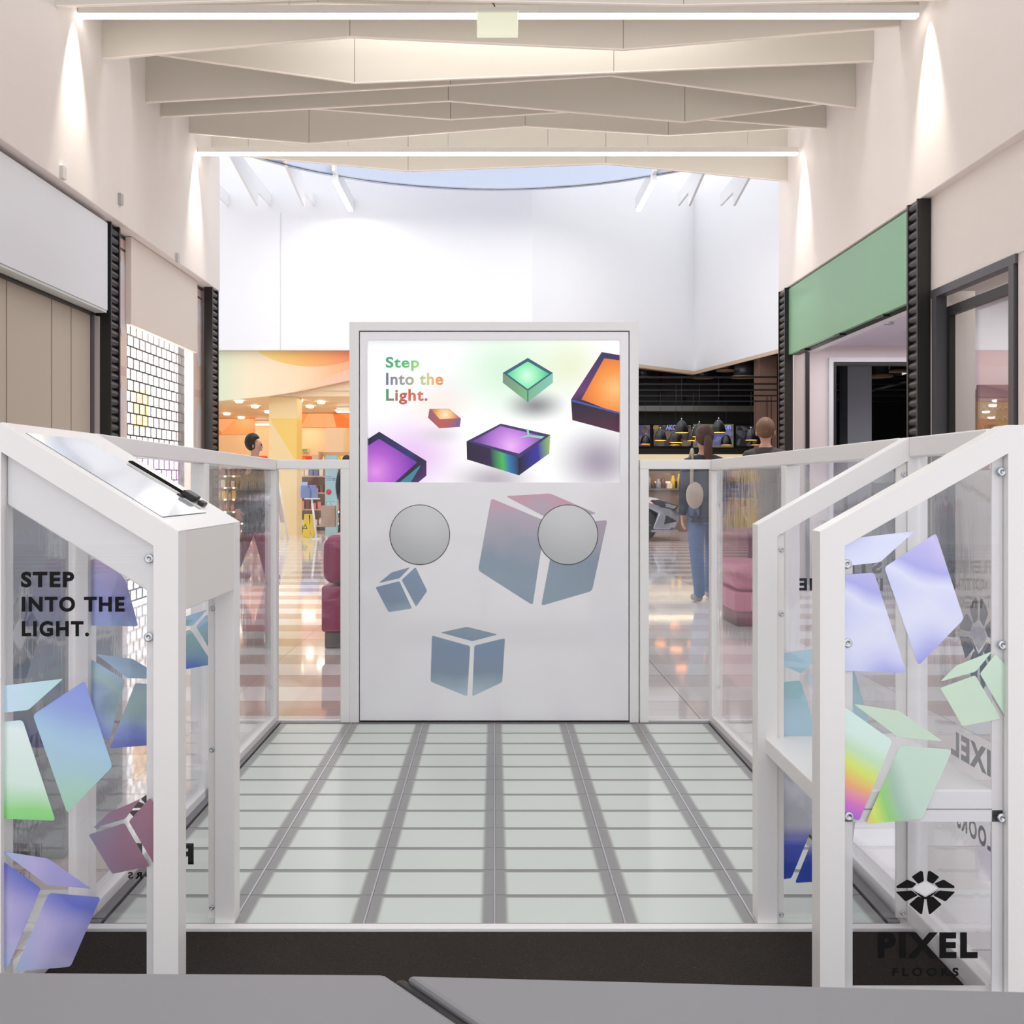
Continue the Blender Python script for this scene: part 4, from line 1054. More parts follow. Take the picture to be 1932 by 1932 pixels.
film([[(181, 1234), (250, 1243), (312, 1281), (240.5, 1279.5)], [(164, 1240), (182, 1250), (236, 1284), (205, 1400), (164, 1350)], [(255, 1289), (318, 1291), (283, 1406), (207, 1412)]], YG, 'h_h', gfl, hi=402, r=4)
film([[(318, 1186), (340, 1166), (390.5, 1150), (364, 1180)], [(320, 1198), (359.5, 1188), (402, 1253), (343, 1264)], [(370, 1182), (390, 1159), (420, 1215), (410, 1250)]], YG, 'h_h', gfl, hi=392.5, r=3)
px_text('PIXEL', 208, 1591, 365.5, 1631, YG, 'ink', gfl, mirror=True, bold=.05, spacing=1.2)
px_text('FLOORS', 241.5, 1645, 343, 1658, YG, 'ink', gfl, mirror=True, bold=.045, spacing=1.6)
logo(lambda x, y: tuple(P(287 - (x - 1257) * .226, 1530 + (y - 300) * .226, YG)), (0, .0005, 0), 'ink', 'white', gfl)

# outer side panes of both stands, their marks face outwards
def side_pane(s_, X, parent):
    gp = MB().prism([(X, YN + .05, ZD + .05), (X, YF - .01, ZD + .05), (X, YF - .01, 1.21), (X, YN + .05, 1.21)], (.005 * s_, 0, 0)).build('clear_panel', 'glass_wavy', parent)
    Xo = X + s_ * .0062
    ya, yb = (1.79, 2.02)
    if s_ > 0:
        lettering('PIXEL', (Xo, 1.80, .572), (0, .205, 0), (0, 0, .052), 'inkgrey', gp, bold=.05, spacing=1.2)
        lettering('FLOORS', (Xo, 1.815, .425), (0, .165, 0), (0, 0, .040), 'inkgrey', gp, bold=.04, spacing=1.25)
        yc, sg = 1.89, 1
    else:
        lettering('PIXEL', (Xo, 2.03, .572), (0, -.205, 0), (0, 0, .052), 'inkgrey', gp, bold=.05, spacing=1.2)
        lettering('FLOORS', (Xo, 2.01, .425), (0, -.165, 0), (0, 0, .040), 'inkgrey', gp, bold=.04, spacing=1.25)
        yc, sg = 1.91, 1
    def to3(x, y): return (Xo, yc + (x - 1257) / 405 * .155, .835 - (y - 290) / 300 * .19)
    logo(to3, (.0005 * s_, 0, 0), 'inkgrey', 'lilac', gp)
side_pane(-1, -.958, con)
side_pane(1, .968, shf)

t = thing('added_dark_cabinet', (-1.6, 3.05, 0), 'low charcoal cabinet added outside the left barrier to darken the view through the panes', 'cabinet')  # invented dark block, gives the dark area behind the left panes
MB().box(-2.1, -1.305, 2.85, 3.3, .03, 1.08).build('cabinet_body', mat('charcoal_gloss', rgb(92, 92, 98), .15), t, bevel=.006)
MB().box(-2.11, -1.298, 2.84, 3.31, 1.08, 1.10).build('cabinet_top', mat('charcoal_top', rgb(78, 78, 84), .3), t, bevel=.004)
MB().box(-2.08, -1.32, 2.87, 3.28, 0, .03).build('plinth', 'black', t)
for i, (x_, y_) in enumerate(((225, 376), (333, 487), (116, 326))):
    yy = F * XL / (x_ - CX); p = P(x_, y_, yy)
    tag(MB().box(XL - .001, XL + .025, yy - .03, yy + .03, p.z - .045, p.z + .045).build('wall_clip', mat('grey_clip_%d' % i, [rgb(176, 172, 170), rgb(206, 202, 198), rgb(214, 208, 204)][i], .4)),
        'small grey clip on the left white wall, %s' % ['the darkest one above the ribbed column', 'the one nearest the atrium', 'the one above the white sign box'][i], 'clip', 'small clips on the left wall')

# ------------------------------------------------------------------ grey tables right under the camera
t = thing('grey_table', (-.45, .5, 0), 'grey table top at the bottom left edge of the picture', 'table')
def Q(x, y): 
    Y = .42 * F / (y - CY); return ((x - CX) / F * Y, Y)
lt = [(-.9, .82), Q(0, 1832), Q(725, 1836), Q(868, 1932), (.22, .42), (.22, .36), (-.9, .36)]
MB().prism([(x, y, .702) for x, y in lt], (0, 0, .028)).build('table_top', 'tabletop', t, bevel=.004)
MB().box(-.86, -.82, .40, .44, 0, .702).box(-.1, -.06, .38, .42, 0, .702).box(-.86, -.82, .72, .76, 0, .702).build('leg', 'black', t)
t = thing('grey_table', (.5, .5, 0), 'grey table top with black rubber edge at the bottom right of the picture', 'table')
rt = [Q(768, 1838), Q(1932, 1868), (1.0, .745), (1.0, .38), (.42, .38), Q(905, 1932)]
MB().prism([(x, y, .702) for x, y in rt], (0, 0, .028)).build('table_top', 'tabletop', t, bevel=.004)
a, b = Q(757, 1842), Q(893, 1934)
dx, dy = b[0] - a[0], b[1] - a[1]
MB().tube([(a[0], a[1], .717), (a[0] + dx, a[1] + dy, .717), (a[0] + dx * 4.2, a[1] + dy * 4.2, .717)], .0085, 14).ball((a[0], a[1], .717), .0085).build('rubber_edge', 'rubber', t)
MB().box(.9, .94, .42, .46, 0, .702).box(.9, .94, .68, .72, 0, .702).box(.45, .49, .42, .46, 0, .702).build('leg', 'black', t)
# ================================================================== BEHIND: PHARMACY ON THE LEFT
def fascia_mat():
    k = NT('gradient_fascia'); p, x = k.pos()
    g = k.math('MULTIPLY', k.math('ADD', x[0], 6.1), 1 / 3.2)
    # folded bands: an arc and a rising diagonal, each in its own tint
    arc = k.math('LESS_THAN', k.math('ADD', k.math('POWER', k.math('ADD', x[0], 3.9), 2), k.math('MULTIPLY', k.math('POWER', k.math('SUBTRACT', x[2], 4.45), 2), 3.4)), 2.2)
    dia = k.math('GREATER_THAN', k.math('SUBTRACT', k.math('MULTIPLY', k.math('ADD', x[0], 4.4), .42), k.math('SUBTRACT', x[2], 3.06)), 0)
    base = k.ramp(g, [(0, rgb(218, 236, 208)), (.25, rgb(250, 236, 202)), (.6, rgb(254, 222, 184)), (.85, rgb(252, 186, 138)), (1, rgb(250, 170, 130))])
    ac = k.ramp(g, [(0, rgb(214, 226, 150)), (.35, rgb(252, 222, 130)), (.6, rgb(252, 194, 112)), (.85, rgb(252, 160, 104)), (1, rgb(246, 130, 90))])
    dc = k.ramp(g, [(0, rgb(250, 224, 180)), (.7, rgb(250, 206, 170)), (1, rgb(252, 186, 168))])
    c = k.mix(arc, base, ac); c = k.mix(dia, c, dc)
    k.l(c, k.b.inputs['Base Color']); k.b.inputs['Roughness'].default_value = .4
    k.l(c, k.b.inputs['Emission Color']); k.b.inputs['Emission Strength'].default_value = .03   # backlit sign band
    return k.m
t = thing('shop_fascia', (-4.2, 20.2, 3.0), 'backlit fascia band in pale green, yellow and orange over the pharmacy', 'fascia')
s_ = 1772 / 20.15
zz = lambda y: 1.15 + (911 - y) / s_
MB().prism([(-9.5, 20.15, 3.975), (-9.5, 20.15, zz(757)), (P(408, 0, 20.15).x, 20.15, zz(757)), (P(500, 0, 20.15).x, 20.15, zz(748)), (P(560, 0, 20.15).x, 20.15, zz(739)), (P(662, 0, 20.15).x, 20.15, zz(717)), (.8, 20.15, zz(700)), (.8, 20.15, 3.975)], (0, .10, 0)).build('fascia_board', fascia_mat(), t)
struct(MB().box(-10.9, .9, 20.3, 29.2, 3.02, 3.14).box(-10.9, .9, 20.27, 20.4, 3.14, 3.975).build('ceiling_pharmacy', 'peach'))
struct(MB().box(-10.9, .9, 29.0, 29.2, 0, 3.02).build('wall_pharmacy_back', 'peach'))
struct(MB().box(-11, -10.9, 20.3, 29.2, 0, 3.02).box(.75, .9, 20.3, 29.2, 0, 3.02).build('wall_pharmacy_side', 'peach'))
def ceil_pt(x, y, Z):
    Y = F * (Z - CZ) / (CY - y); return ((x - CX) / F * Y, Y)
proto = None
for x, y in [(451, 757), (481, 767), (428, 781), (455, 788), (480, 796), (506, 777), (564, 756), (585, 767), (606, 759), (538, 765), (640, 775)]:
    X, Y = ceil_pt(x, y, 3.0)
    if proto is None:
        proto = thing('downlight', (X, Y, 3.0), 'round lit ceiling spot of the pharmacy', 'downlight', 'round ceiling lamps of the pharmacy')
        MB().lathe([(0, -.03), (.075, -.03), (.09, 0), (.09, .018)], (X, Y, 3.0), 20).build('lamp_disc', 'lamp_on', proto)
    else:
        o = copy_tree(proto); o.location = (X, Y, 3.0)
def lin_lamp(x0, x1, y, Z, lab):
    Y = F * (Z - CZ) / (CY - y); a, b = (x0 - CX) / F * Y, (x1 - CX) / F * Y
    t = thing('linear_lamp', ((a + b) / 2, Y, Z), lab, 'lamp', 'bar lamps of the pharmacy')
    MB().box(a, b, Y - .08, Y + .08, Z, 3.019).build('lamp_housing', 'white', t)
    MB().box(a + .01, b - .01, Y - .07, Y + .07, Z - .03, Z).build('diffuser', 'lamp_on', t)
lin_lamp(477, 508, 800, 2.9, 'bright bar lamp left of the yellow column in the pharmacy')
lin_lamp(561, 595, 802, 2.9, 'bright bar lamp right of the yellow column in the pharmacy')
lin_lamp(636, 700, 776, 2.9, 'bright bar lamp beside the kiosk edge in the pharmacy')
def facet_mat():
    k = NT('faceted_orange'); p, x = k.pos()
    w = k.n('ShaderNodeTexVoronoi'); w.inputs['Scale'].default_value = .9; k.l(p, w.inputs['Vector'])
    sp = k.n('ShaderNodeSeparateColor'); k.l(w.outputs['Color'], sp.inputs[0])
    k.l(k.ramp(sp.outputs[0], [(0, rgb(244, 130, 50)), (.5, rgb(250, 160, 90)), (1, rgb(252, 200, 150))]), k.b.inputs['Base Color'])
    return k.m
M['facet'] = facet_mat()
tag(MB().box(-8.6, P(478, 0, 27).x, 27, 27.2, P(0, 820, 27).z, 3.019).build('drop_fascia', 'facet'), 'orange faceted band hanging from the pharmacy ceiling, left of the yellow column', 'hanging band')
tag(MB().box(P(561, 0, 25).x, .7, 25, 25.2, P(0, 806, 25).z, 3.019).build('drop_fascia', 'facet'), 'orange faceted band hanging from the pharmacy ceiling, right of the yellow column', 'hanging band')
def ycol_mat():
    k = NT('yellow_column_paint'); p, x = k.pos()
    d = k.math('GREATER_THAN', k.math('SUBTRACT', k.math('ADD', k.math('MULTIPLY', k.math('SUBTRACT', x[0], -4.9), 1.7), 1.2), x[2]), 0)
    d2 = k.math('LESS_THAN', x[2], 2.55)
    d1 = k.math('GREATER_THAN', k.math('ADD', k.math('MULTIPLY', k.math('ADD', x[0], 4.3), 1.6), x[2]), 2.0 - .4)
    c = k.mix(k.math('MULTIPLY', d1, d2), rgb(252, 222, 164), rgb(252, 212, 116))
    k.l(c, k.b.inputs['Base Color']); return k.m
tag(MB().box(P(507.5, 0, 20.4).x, P(560, 0, 20.4).x, 20.4, 20.95, 0, 3.015).build('yellow_column', ycol_mat()), 'square yellow and cream column at the front of the pharmacy', 'column')
tag(MB().box(P(615, 0, 27.6).x, P(648, 0, 27.6).x, 27.6, 28.1, 0, 3.015).build('white_column', mat('cream_column', rgb(252, 240, 222), .5)), 'cream white square column at the back of the pharmacy', 'column')
t = thing('exit_sign', (-5.9, 28.9, 2.0), 'small green exit sign on the back wall of the pharmacy', 'exit sign')
MB().box(P(569, 0, 28.9).x, P(582, 0, 28.9).x, 28.9, 28.98, P(0, 853, 28.9).z, P(0, 846, 28.9).z).build('sign_plate', mat('exit_plate', rgb(214, 220, 170), .4), t)
a, b = P(571, 851.5, 28.89), P(580, 847.5, 28.89)
lettering('EXIT', a, (b.x - a.x, 0, 0), (0, 0, b.z - a.z), mat('exit_green', rgb(80, 150, 60), .4), t)
for x0, x1, l in ((458, 504, 'left of the yellow column'), (557, 588, 'right of the yellow column')):
    t = thing('red_counter_sign', ((x0 + x1 - 2 * CX) / 2 / F * 26, 26, 1.1), 'red and orange counter sign in the pharmacy, %s' % l, 'sign')
    a, b = P(x0, 884, 26), P(x1, 859.5, 26)
    MB().box(a.x, b.x, 26, 26.08, 0, b.z).build('sign_board', 'redsign', t, bevel=.04)
    MB().prism([(a.x + (b.x - a.x) * .5, 25.99, 1.3), (a.x + (b.x - a.x) * .75, 25.99, 1.3), (a.x + (b.x - a.x) * .62, 25.99, b.z - .05), (a.x + (b.x - a.x) * .4, 25.99, b.z - .02)], (0, .008, 0)).build('orange_patch', 'orange', t)
tag(MB().box(P(588, 0, 27).x, P(606, 0, 27).x, 27, 27.4, 0, P(0, 858, 27).z).build('service_counter', 'creamwall'), 'cream service counter beside the red sign in the pharmacy', 'counter')
# shelves
cols = [('boxes_pink', rgb(226, 150, 150)), ('boxes_yellow', rgb(246, 214, 110)), ('boxes_white', rgb(244, 236, 226)), ('boxes_orange', rgb(240, 160, 90)), ('boxes_blue', rgb(120, 140, 200)), ('boxes_brown', rgb(120, 84, 70))]
pm = [mat(n, c, .4) for n, c in cols]
def shelf_unit(x0, x1, Y, zs, label, kinds, glow):
    t = thing('shelf_unit', ((x0 + x1) / 2, Y, 0), label, 'shelf', 'goods shelves of the pharmacy')
    MB().box(x0, x1, Y + .42, Y + .46, 0, zs[-1] + .3).build('back_panel', 'shelfmat', t)
    MB().box(x0, x0 + .03, Y, Y + .42, 0, zs[-1] + .3).build('side_panel', 'shelfmat', t)
    MB().box(x1 - .03, x1, Y, Y + .42, 0, zs[-1] + .3).build('side_panel', 'shelfmat', t)
    for i, z in enumerate(zs):
        MB().box(x0 + .03, x1 - .03, Y, Y + .42, z - .03, z).build('shelf', 'shelfmat', t)
        if glow and i < len(zs) - 0:
            q = MB(); x = x0 + .12
            while x < x1 - .1: q.box(x - .03, x + .03, Y - .012, Y, z - .045, z - .002); x += .22
            q.build('price_light', mat('price_strip_glow', rgb(255, 240, 200), .4, emit=2.2) if 'price_strip_glow' not in bpy.data.materials else bpy.data.materials['price_strip_glow'], t)
    for i, z in enumerate(zs):
        x = x0 + .08
        while x < x1 - .14:
            w = random.uniform(.07, .13); h = random.uniform(.13, .22); kk = kinds[(i + int(random.random() * 1.4)) % len(kinds)]
            cl = cols[kk][0].replace('boxes_', '')
            if kk in (1, 2, 3) and random.random() < .6:
                o = MB().lathe([(0, 0), (w * .45, 0), (w * .45, h * .7), (w * .2, h * .8), (w * .2, h), (0, h)], (x + w / 2, Y + .12, z + .001), 10).build('bottle', pm[kk])
                tag(o, '%s bottle among the goods on the pharmacy shelves' % cl, 'bottle', '%s bottles on the pharmacy shelves' % cl)
            else:
                o = MB().box(x, x + w, Y + .05, Y + .2, z + .001, z + h).build('goods_box', pm[kk])
                tag(o, '%s carton among the goods on the pharmacy shelves' % cl, 'box', '%s cartons on the pharmacy shelves' % cl)
            x += w + random.uniform(.01, .05)
shelf_unit(-5.0, -4.05, 22.6, [.12, .52, .92, 1.32], 'beige goods shelf beside the yellow column in the pharmacy', [2, 0, 5, 4], False)
shelf_unit(-4.55, -2.7, 24.2, [.12, .42, .74, 1.04, 1.34, 1.66], 'long lit goods shelf behind the blue column sign in the pharmacy', [1, 1, 3, 2, 5], True)
shelf_unit(-8.6, -5.9, 24.2, [.12, .42, .74, 1.04, 1.34], 'lit goods shelf left of the yellow column in the pharmacy', [5, 3, 1, 2], True)
# pale blue information column
t = thing('information_column', (-3.45, 20.8, 0), 'pale blue information panel with a red round sticker and blue ring', 'panel')
Yi = 20.6
a, b = P(614, 1000, Yi), P(635.5, 880, Yi)
MB().box(a.x, b.x, Yi, Yi + .2, 0, 1.75).build('column_board', 'bluepanel', t)
c = P(620.5, 928, Yi); MB().lathe([(0, -.004), (.06, -.004), (.06, 0)], (c.x, Yi - .002, c.z), 20, 'y').build('red_sticker', mat('red_sticker', rgb(206, 50, 66), .4), t)
c = P(630, 904, Yi); MB().lathe([(.02, -.004), (.034, -.004), (.034, 0), (.02, 0), (.02, -.004)], (c.x, Yi - .002, c.z), 20, 'y').build('blue_ring', mat('blue_ring', rgb(110, 130, 190), .4), t)
q = MB()
for yv in (899, 902.5, 906): p = P(616, yv, Yi); q.box(p.x, p.x + .11, Yi - .004, Yi, p.z - .006, p.z + .006)
q.build('printed_line', mat('print_blue_grey', rgb(130, 150, 176), .4), t)
# yellow warning sign
Y = 19.75
t = thing('wet_floor_sign', (P(580, 0, Y).x, Y, 0), 'yellow folding wet floor warning sign standing on the shiny floor', 'warning sign')
def S3(x, y, Yq): p = P(x, y, Yq); return (p.x, p.y, max(0, p.z))
f = [S3(570, 1014, Y), S3(585, 1014, Y), S3(586, 970, Y), S3(574, 970, Y)]
MB().prism(f, (0, .02, 0)).build('front_leaf', 'yellow', t, bevel=.008)
MB().prism([S3(586, 970, Y), S3(591, 1013, Y), S3(587, 1013, Y), S3(583.5, 988, Y), S3(582, 972, Y)], (0, .25, 0)).build('rear_leaf', 'yellow', t, bevel=.006)
g = MB()
c = P(576, 993, Y)
g.prism([(c.x - .05, Y - .003, c.z - .055), (c.x + .045, Y - .003, c.z - .055), (c.x + .005, Y - .003, c.z + .06)], (0, .002, 0)).build('warning_triangle', 'ink', t)
MB().prism([(c.x - .028, Y - .005, c.z - .043), (c.x + .026, Y - .005, c.z - .043), (c.x + .003, Y - .005, c.z + .028)], (0, .002, 0)).build('triangle_field', 'yellow', t)
# leaflet stand
t = thing('leaflet_stand', (-3.9, 19.2, 0), 'leaning white stand holding blue leaflets beside the yellow warning sign', 'stand')
Y = 19.2
MB().tube([S3(588, 940, Y), S3(597.5, 1017, Y)], .022, 8).build('pole', 'powder', t)
MB().box(P(575, 0, Y).x, P(602, 0, Y).x, Y - .05, Y + .12, P(0, 942, Y).z, P(0, 940, Y).z).build('tray', 'powder', t)
MB().box(P(590, 0, Y).x, P(604, 0, Y).x, Y - .1, Y + .1, 0, .02).build('foot_plate', 'powder', t)
for i, (x0, x1, y0, y1) in enumerate([(567, 583, 916, 938), (582, 596, 915, 938), (572, 585, 921, 940), (588, 600, 921, 940)]):
    tag(MB().box(P(x0, 0, Y).x, P(x1, 0, Y).x, Y + .03 - .03 * (i // 2), Y + .035 - .03 * (i // 2), P(0, 940, Y).z + .001, P(0, y0, Y).z).build('leaflet', mat('leaflet_%d' % i, [rgb(130, 146, 206), rgb(146, 148, 214), rgb(120, 140, 180), rgb(136, 150, 190)][i], .4)),
        'blue leaflet in the white leaning stand, %s' % ['back row, left', 'back row, right', 'front row, left', 'front row, right'][i], 'leaflet', 'leaflets in the white stand')
tag(MB().box(P(565.5, 0, 19.25).x, P(579.5, 0, 19.25).x, 19.3, 19.305, P(0, 940, 19.3).z, P(0, 909.5, 19.3).z).build('card', mat('pale_blue_card', rgb(190, 206, 236), .4)), 'pale blue card standing above the blue leaflets', 'card')
# white easel leaning in front of the yellow column
t = thing('easel_sign', (P(528, 0, 19.0).x, 19.0, 0), 'white easel with beige back board in front of the yellow column', 'easel')
MB().prism([S3(505, 880, 19.2), S3(517, 880, 19.2), S3(536, 986, 19.2), S3(527, 986, 19.2)], (0, .03, 0)).build('board', 'shelfmat', t)
MB().tube([S3(512, 900, 19.15), S3(533, 1018, 19.15)], .022, 8).build('leg', 'powder', t)
MB().tube([S3(520, 880, 19.3), S3(543, 1017, 19.3)], .022, 8).build('leg', 'powder', t)

# ================================================================== OTTOMANS
def ottoman(x0, x1, y0, y1, h, m, label):
    t = thing('ottoman', ((x0 + x1) / 2, (y0 + y1) / 2, 0), label, 'ottoman')
    MB().box(x0 + .02, x1 - .02, y0 + .02, y1 - .02, 0, .115).build('plinth', 'plinth', t, bevel=.01)
    MB().box(x0, x1, y0, y1, .115, h * .55).build('lower_cushion', m, t, bevel=.02, seg=3)
    MB().box(x0 - .005, x1 + .005, y0 - .005, y1 + .005, h * .56, h).build('seat_cushion', m, t, bevel=.09, seg=5)
ottoman(-1.20, -.06, 6.5, 7.6, .79, 'magenta', 'tall magenta upholstered ottoman behind the left of the kiosk')
ottoman(1.92, 2.30, 7.5, 8.2, .50, 'magenta_pale', 'low pink upholstered ottoman behind the right barrier')

# ================================================================== PEOPLE
def skin_mesh(name, joints, edges, m, parent, sub=2, root=0):
    o3 = WLOC[parent.name]
    bm = bmesh.new(); lay = bm.verts.layers.skin.verify(); vs = []
    for i, (p, r) in enumerate(joints):
        v = bm.verts.new(Vector(p) - o3); rr = r if isinstance(r, tuple) else (r, r)
        v[lay].radius = rr; v[lay].use_root = (i == root); vs.append(v)
    for a, b in edges: bm.edges.new((vs[a], vs[b]))
    me = bpy.data.meshes.new(name); bm.to_mesh(me); bm.free()
    me.materials.append(M[m]); o = bpy.data.objects.new(name, me); COL.objects.link(o)
    sk = o.modifiers.new('skin', 'SKIN'); sk.use_smooth_shade = True; sk.branch_smoothing = .6
    sb = o.modifiers.new('sub', 'SUBSURF'); sb.levels = sub; sb.render_levels = sub
    dg = bpy.context.evaluated_depsgraph_get(); dg.update()
    m2 = bpy.data.meshes.new_from_object(o.evaluated_get(dg))
    o.modifiers.clear(); o.data = m2; bpy.data.meshes.remove(me)
    if not m2.materials: m2.materials.append(M[m])
    o.parent = parent; o.location = (0, 0, 0); WLOC[o.name] = Vector(o3)
    return o
def person(loc, H, face, label, top, legs, hair, hairlong=False, step=.22, arm_l=0.0, arm_r=0.0, bag=None):
    """face: heading in radians (0 looks along +Y)"""
    X, Y = loc; t = thing('person', (X, Y, 0), label, 'person'); s = H / 1.7
    c, sn = math.cos(face), math.sin(face)
    def W_(x, y, z): return (X + (x * c - y * sn) * s, Y + (x * sn + y * c) * s, z * s)
    def r(v): return v * s
    hand = {}
    J = [(W_(0, 0, .93), r(.135)), (W_(0, .0, 1.08), (r(.125), r(.10))), (W_(0, -.01, 1.28), (r(.155), r(.11))), (W_(0, -.005, 1.41), (r(.11), r(.08))), (W_(0, .01, 1.48), r(.052)), (W_(0, .02, 1.53), r(.055)),
         (W_(0, .015, 1.595), (r(.086), r(.10))), (W_(0, .01, 1.66), (r(.066), r(.078)))]
    E = [(0, 1), (1, 2), (2, 3), (3, 4), (4, 5), (5, 6), (6, 7)]
    legJ = {}
    for sd in (-1, 1):
        f = step * sd
        b = len(J)
        J += [(W_(.09 * sd, 0, .88), r(.088)), (W_(.095 * sd, f * .45, .49), r(.056)), (W_(.095 * sd, f * .9 - .05 * (sd < 0), .1), r(.036)), (W_(.10 * sd, f * .9 - .02, .045), r(.034)), (W_(.11 * sd, f * .9 + .14, .03), r(.026))]
        E += [(0, b), (b, b + 1), (b + 1, b + 2), (b + 2, b + 3), (b + 3, b + 4)]
        legJ[sd] = [J[b + k] for k in range(5)]
    armJ = {}
    for sd, sw in ((-1, arm_l), (1, arm_r)):
        b = len(J)
        J += [(W_(.165 * sd, 0, 1.37), r(.046)), (W_(.215 * sd, sw * .4 - .02, 1.11), r(.040)), (W_(.22 * sd, sw + .03, .88), r(.026)), (W_(.22 * sd, sw + .045, .81), (r(.022), r(.034)))]
        E += [(3, b), (b, b + 1), (b + 1, b + 2), (b + 2, b + 3)]
        armJ[sd] = [J[b + k] for k in range(4)]
        # five fingers rooted in the palm, slightly curled
        p = Vector(J[b + 3][0]); n0 = b + 3
        for q, (dy, ln) in enumerate(((-.028, .058), (-.01, .068), (.01, .072), (.028, .064))):
            i0 = len(J)
            e1 = Vector(W_(.22 * sd, sw + .045 + dy, .76)); e2 = Vector(W_((.22 - .012) * sd, sw + .047 + dy, .76 - ln * .5)); e3 = Vector(W_((.22 - .03) * sd, sw + .05 + dy, .76 - ln * .85))
            J += [(e1, r(.009)), (e2, r(.008)), (e3, r(.007))]; E += [(n0, i0), (i0, i0 + 1), (i0 + 1, i0 + 2)]
        i0 = len(J)
        J += [(W_((.20) * sd, sw + .085, .80), r(.010)), (W_((.185) * sd, sw + .10, .765), r(.009))]; E += [(n0, i0), (i0, i0 + 1)]
    skin_mesh('body', J, E, 'skin', t, 2)
    # clothes
    k = 1.18
    def g(j, f=1.0, d=.012): 
        rr = j[1] if isinstance(j[1], tuple) else (j[1], j[1])
        return (j[0], (rr[0] * f + r(d), rr[1] * f + r(d)))
    TJ = [g(J[0], 1.0, .018), g(J[1], 1, .02), g(J[2], 1, .022), g(J[3], 1, .044), (W_(0, .005, 1.47), r(.074)), (W_(0, 0, .84), (r(.178), r(.16)))]
    TE = [(0, 1), (1, 2), (2, 3), (3, 4), (0, 5)]
    for sd in (-1, 1):
        b = len(TJ); TJ += [g(armJ[sd][0], 1, .040), g(armJ[sd][1], 1, .016), g(armJ[sd][2], 1, .016), (tuple((Vector(armJ[sd][2][0]) * .45 + Vector(armJ[sd][3][0]) * .55)), r(.042))]; TE += [(3, b), (b, b + 1), (b + 1, b + 2), (b + 2, b + 3)]
    skin_mesh('jacket', TJ, TE, top, t, 2)
    LJ = [(W_(0, 0, .93), r(.132))]; LE = []
    for sd in (-1, 1):
        b = len(LJ); LJ += [g(legJ[sd][0], 1, .014), g(legJ[sd][1], 1, .018), g(legJ[sd][2], 1, .022), (tuple(Vector(legJ[sd][2][0]) * .35 + Vector(legJ[sd][3][0]) * .65), r(.058))]; LE += [(0, b), (b, b + 1), (b + 1, b + 2), (b + 2, b + 3)]
    skin_mesh('trousers', LJ, LE, legs, t, 2)
    for sd in (-1, 1):
        q = legJ[sd]; h = Vector(q[3][0]); toe = Vector(q[4][0])
        skin_mesh('shoe', [((h.x - (toe.x - h.x) * .25, h.y - (toe.y - h.y) * .25, r(.048)), r(.042)), ((h.x, h.y, r(.05)), r(.046)), ((toe.x, toe.y, r(.036)), r(.034))], [(0, 1), (1, 2)], 'shoe', t, 2)
    hb = MB(); hc = Vector(W_(0, -.012, 1.635))
    hb.ball(hc, r(.107), .86, 1.0, 1.02, 20, 14)
    hv = [v for v in hb.v]
    for v in hb.v:   # cut the cap back from the face
        d = (v - hc); fwd = d.x * -sn + d.y * c
        if fwd > r(.03) and d.z < r(.045): v -= Vector((-sn, c, 0)) * (fwd - r(.03))
    hb.build('hair', hair, t)
    if hairlong:
        skin_mesh('ponytail', [(W_(0, -.10, 1.63), r(.03)), (W_(0, -.13, 1.56), r(.045)), (W_(0, -.13, 1.45), r(.045)), (W_(.01, -.125, 1.33), r(.03)), (W_(.01, -.12, 1.27), r(.012))], [(0, 1), (1, 2), (2, 3), (3, 4)], hair, t, 2)
    fc = MB()
    for sd in (-1, 1): fc.ball(W_(.03 * sd, .090, 1.60), r(.009), n=8, m=6)
    fc.build('eyes', 'ink', t)
    MB().ball(W_(0, .094, 1.575), r(.015), .8, 1.2, 1.5, 8, 6).build('nose', 'skin', t)
    er = MB()
    for sd in (-1, 1): er.ball(W_(.088 * sd, .0, 1.585), r(.022), .4, .8, 1.3, 8, 6)
    er.build('ears', 'skin', t)
    MB().ball(W_(0, .082, 1.54), r(.02), 1.2, .4, .3, 8, 6).build('mouth', mat('lips', rgb(176, 104, 96), .5) if 'lips' not in bpy.data.materials else bpy.data.materials['lips'], t)
    return t, W_
wm, WW = person((2.05, 9.18), 1.68, R(4), 'woman seen from behind in navy jacket and blue jeans, brown ponytail', 'navy', 'jeans', 'hair_brown', True, .13, -.05, .05)
t = thing('shoulder_bag', (1.9, 9.0, .8), 'beige canvas shoulder bag hanging at the left side of the woman in jeans', 'bag')
b = MB()
b.ball((1.925, 9.03, 1.03), .10, .85, .5, 1.3, 18, 12).build('bag_body', 'canvas', t)
MB().tube([(1.895, 9.03, 1.14), (1.90, 9.04, 1.3), (1.915, 9.07, 1.42), (1.93, 9.17, 1.475), (1.93, 9.28, 1.40), (1.93, 9.31, 1.25)], .017, 8).build('strap', 'canvas', t)
person((2.87, 9.95), 1.80, R(-20), 'man with short light brown hair in dark grey sweater, walking away by the right wall', 'greycoat', 'darktrouser', 'hair_ginger', False, .2, .12, -.1)
person((-2.86, 11.15), 1.70, R(-80), 'man with short black hair walking right, beyond the left end of the corridor', 'greycoat', 'darktrouser', 'hair_black', False, .2, .15, -.2)
person((-2.92, 18.6), 1.66, R(-30), 'person in dark clothes mostly hidden behind the kiosk, holding a kraft bag', 'navy', 'darktrouser', 'hair_black', False, .05, -.02, .02)
t = thing('kraft_bag', (-3.2, 18.45, .28), 'brown kraft paper bag held low in front of the blue information panel', 'bag')
a, b = P(607, 994, 18.45), P(633, 954, 18.45)
MB().box(a.x, b.x, 18.38, 18.52, a.z, b.z).build('bag_body', 'paper', t, bevel=.008)
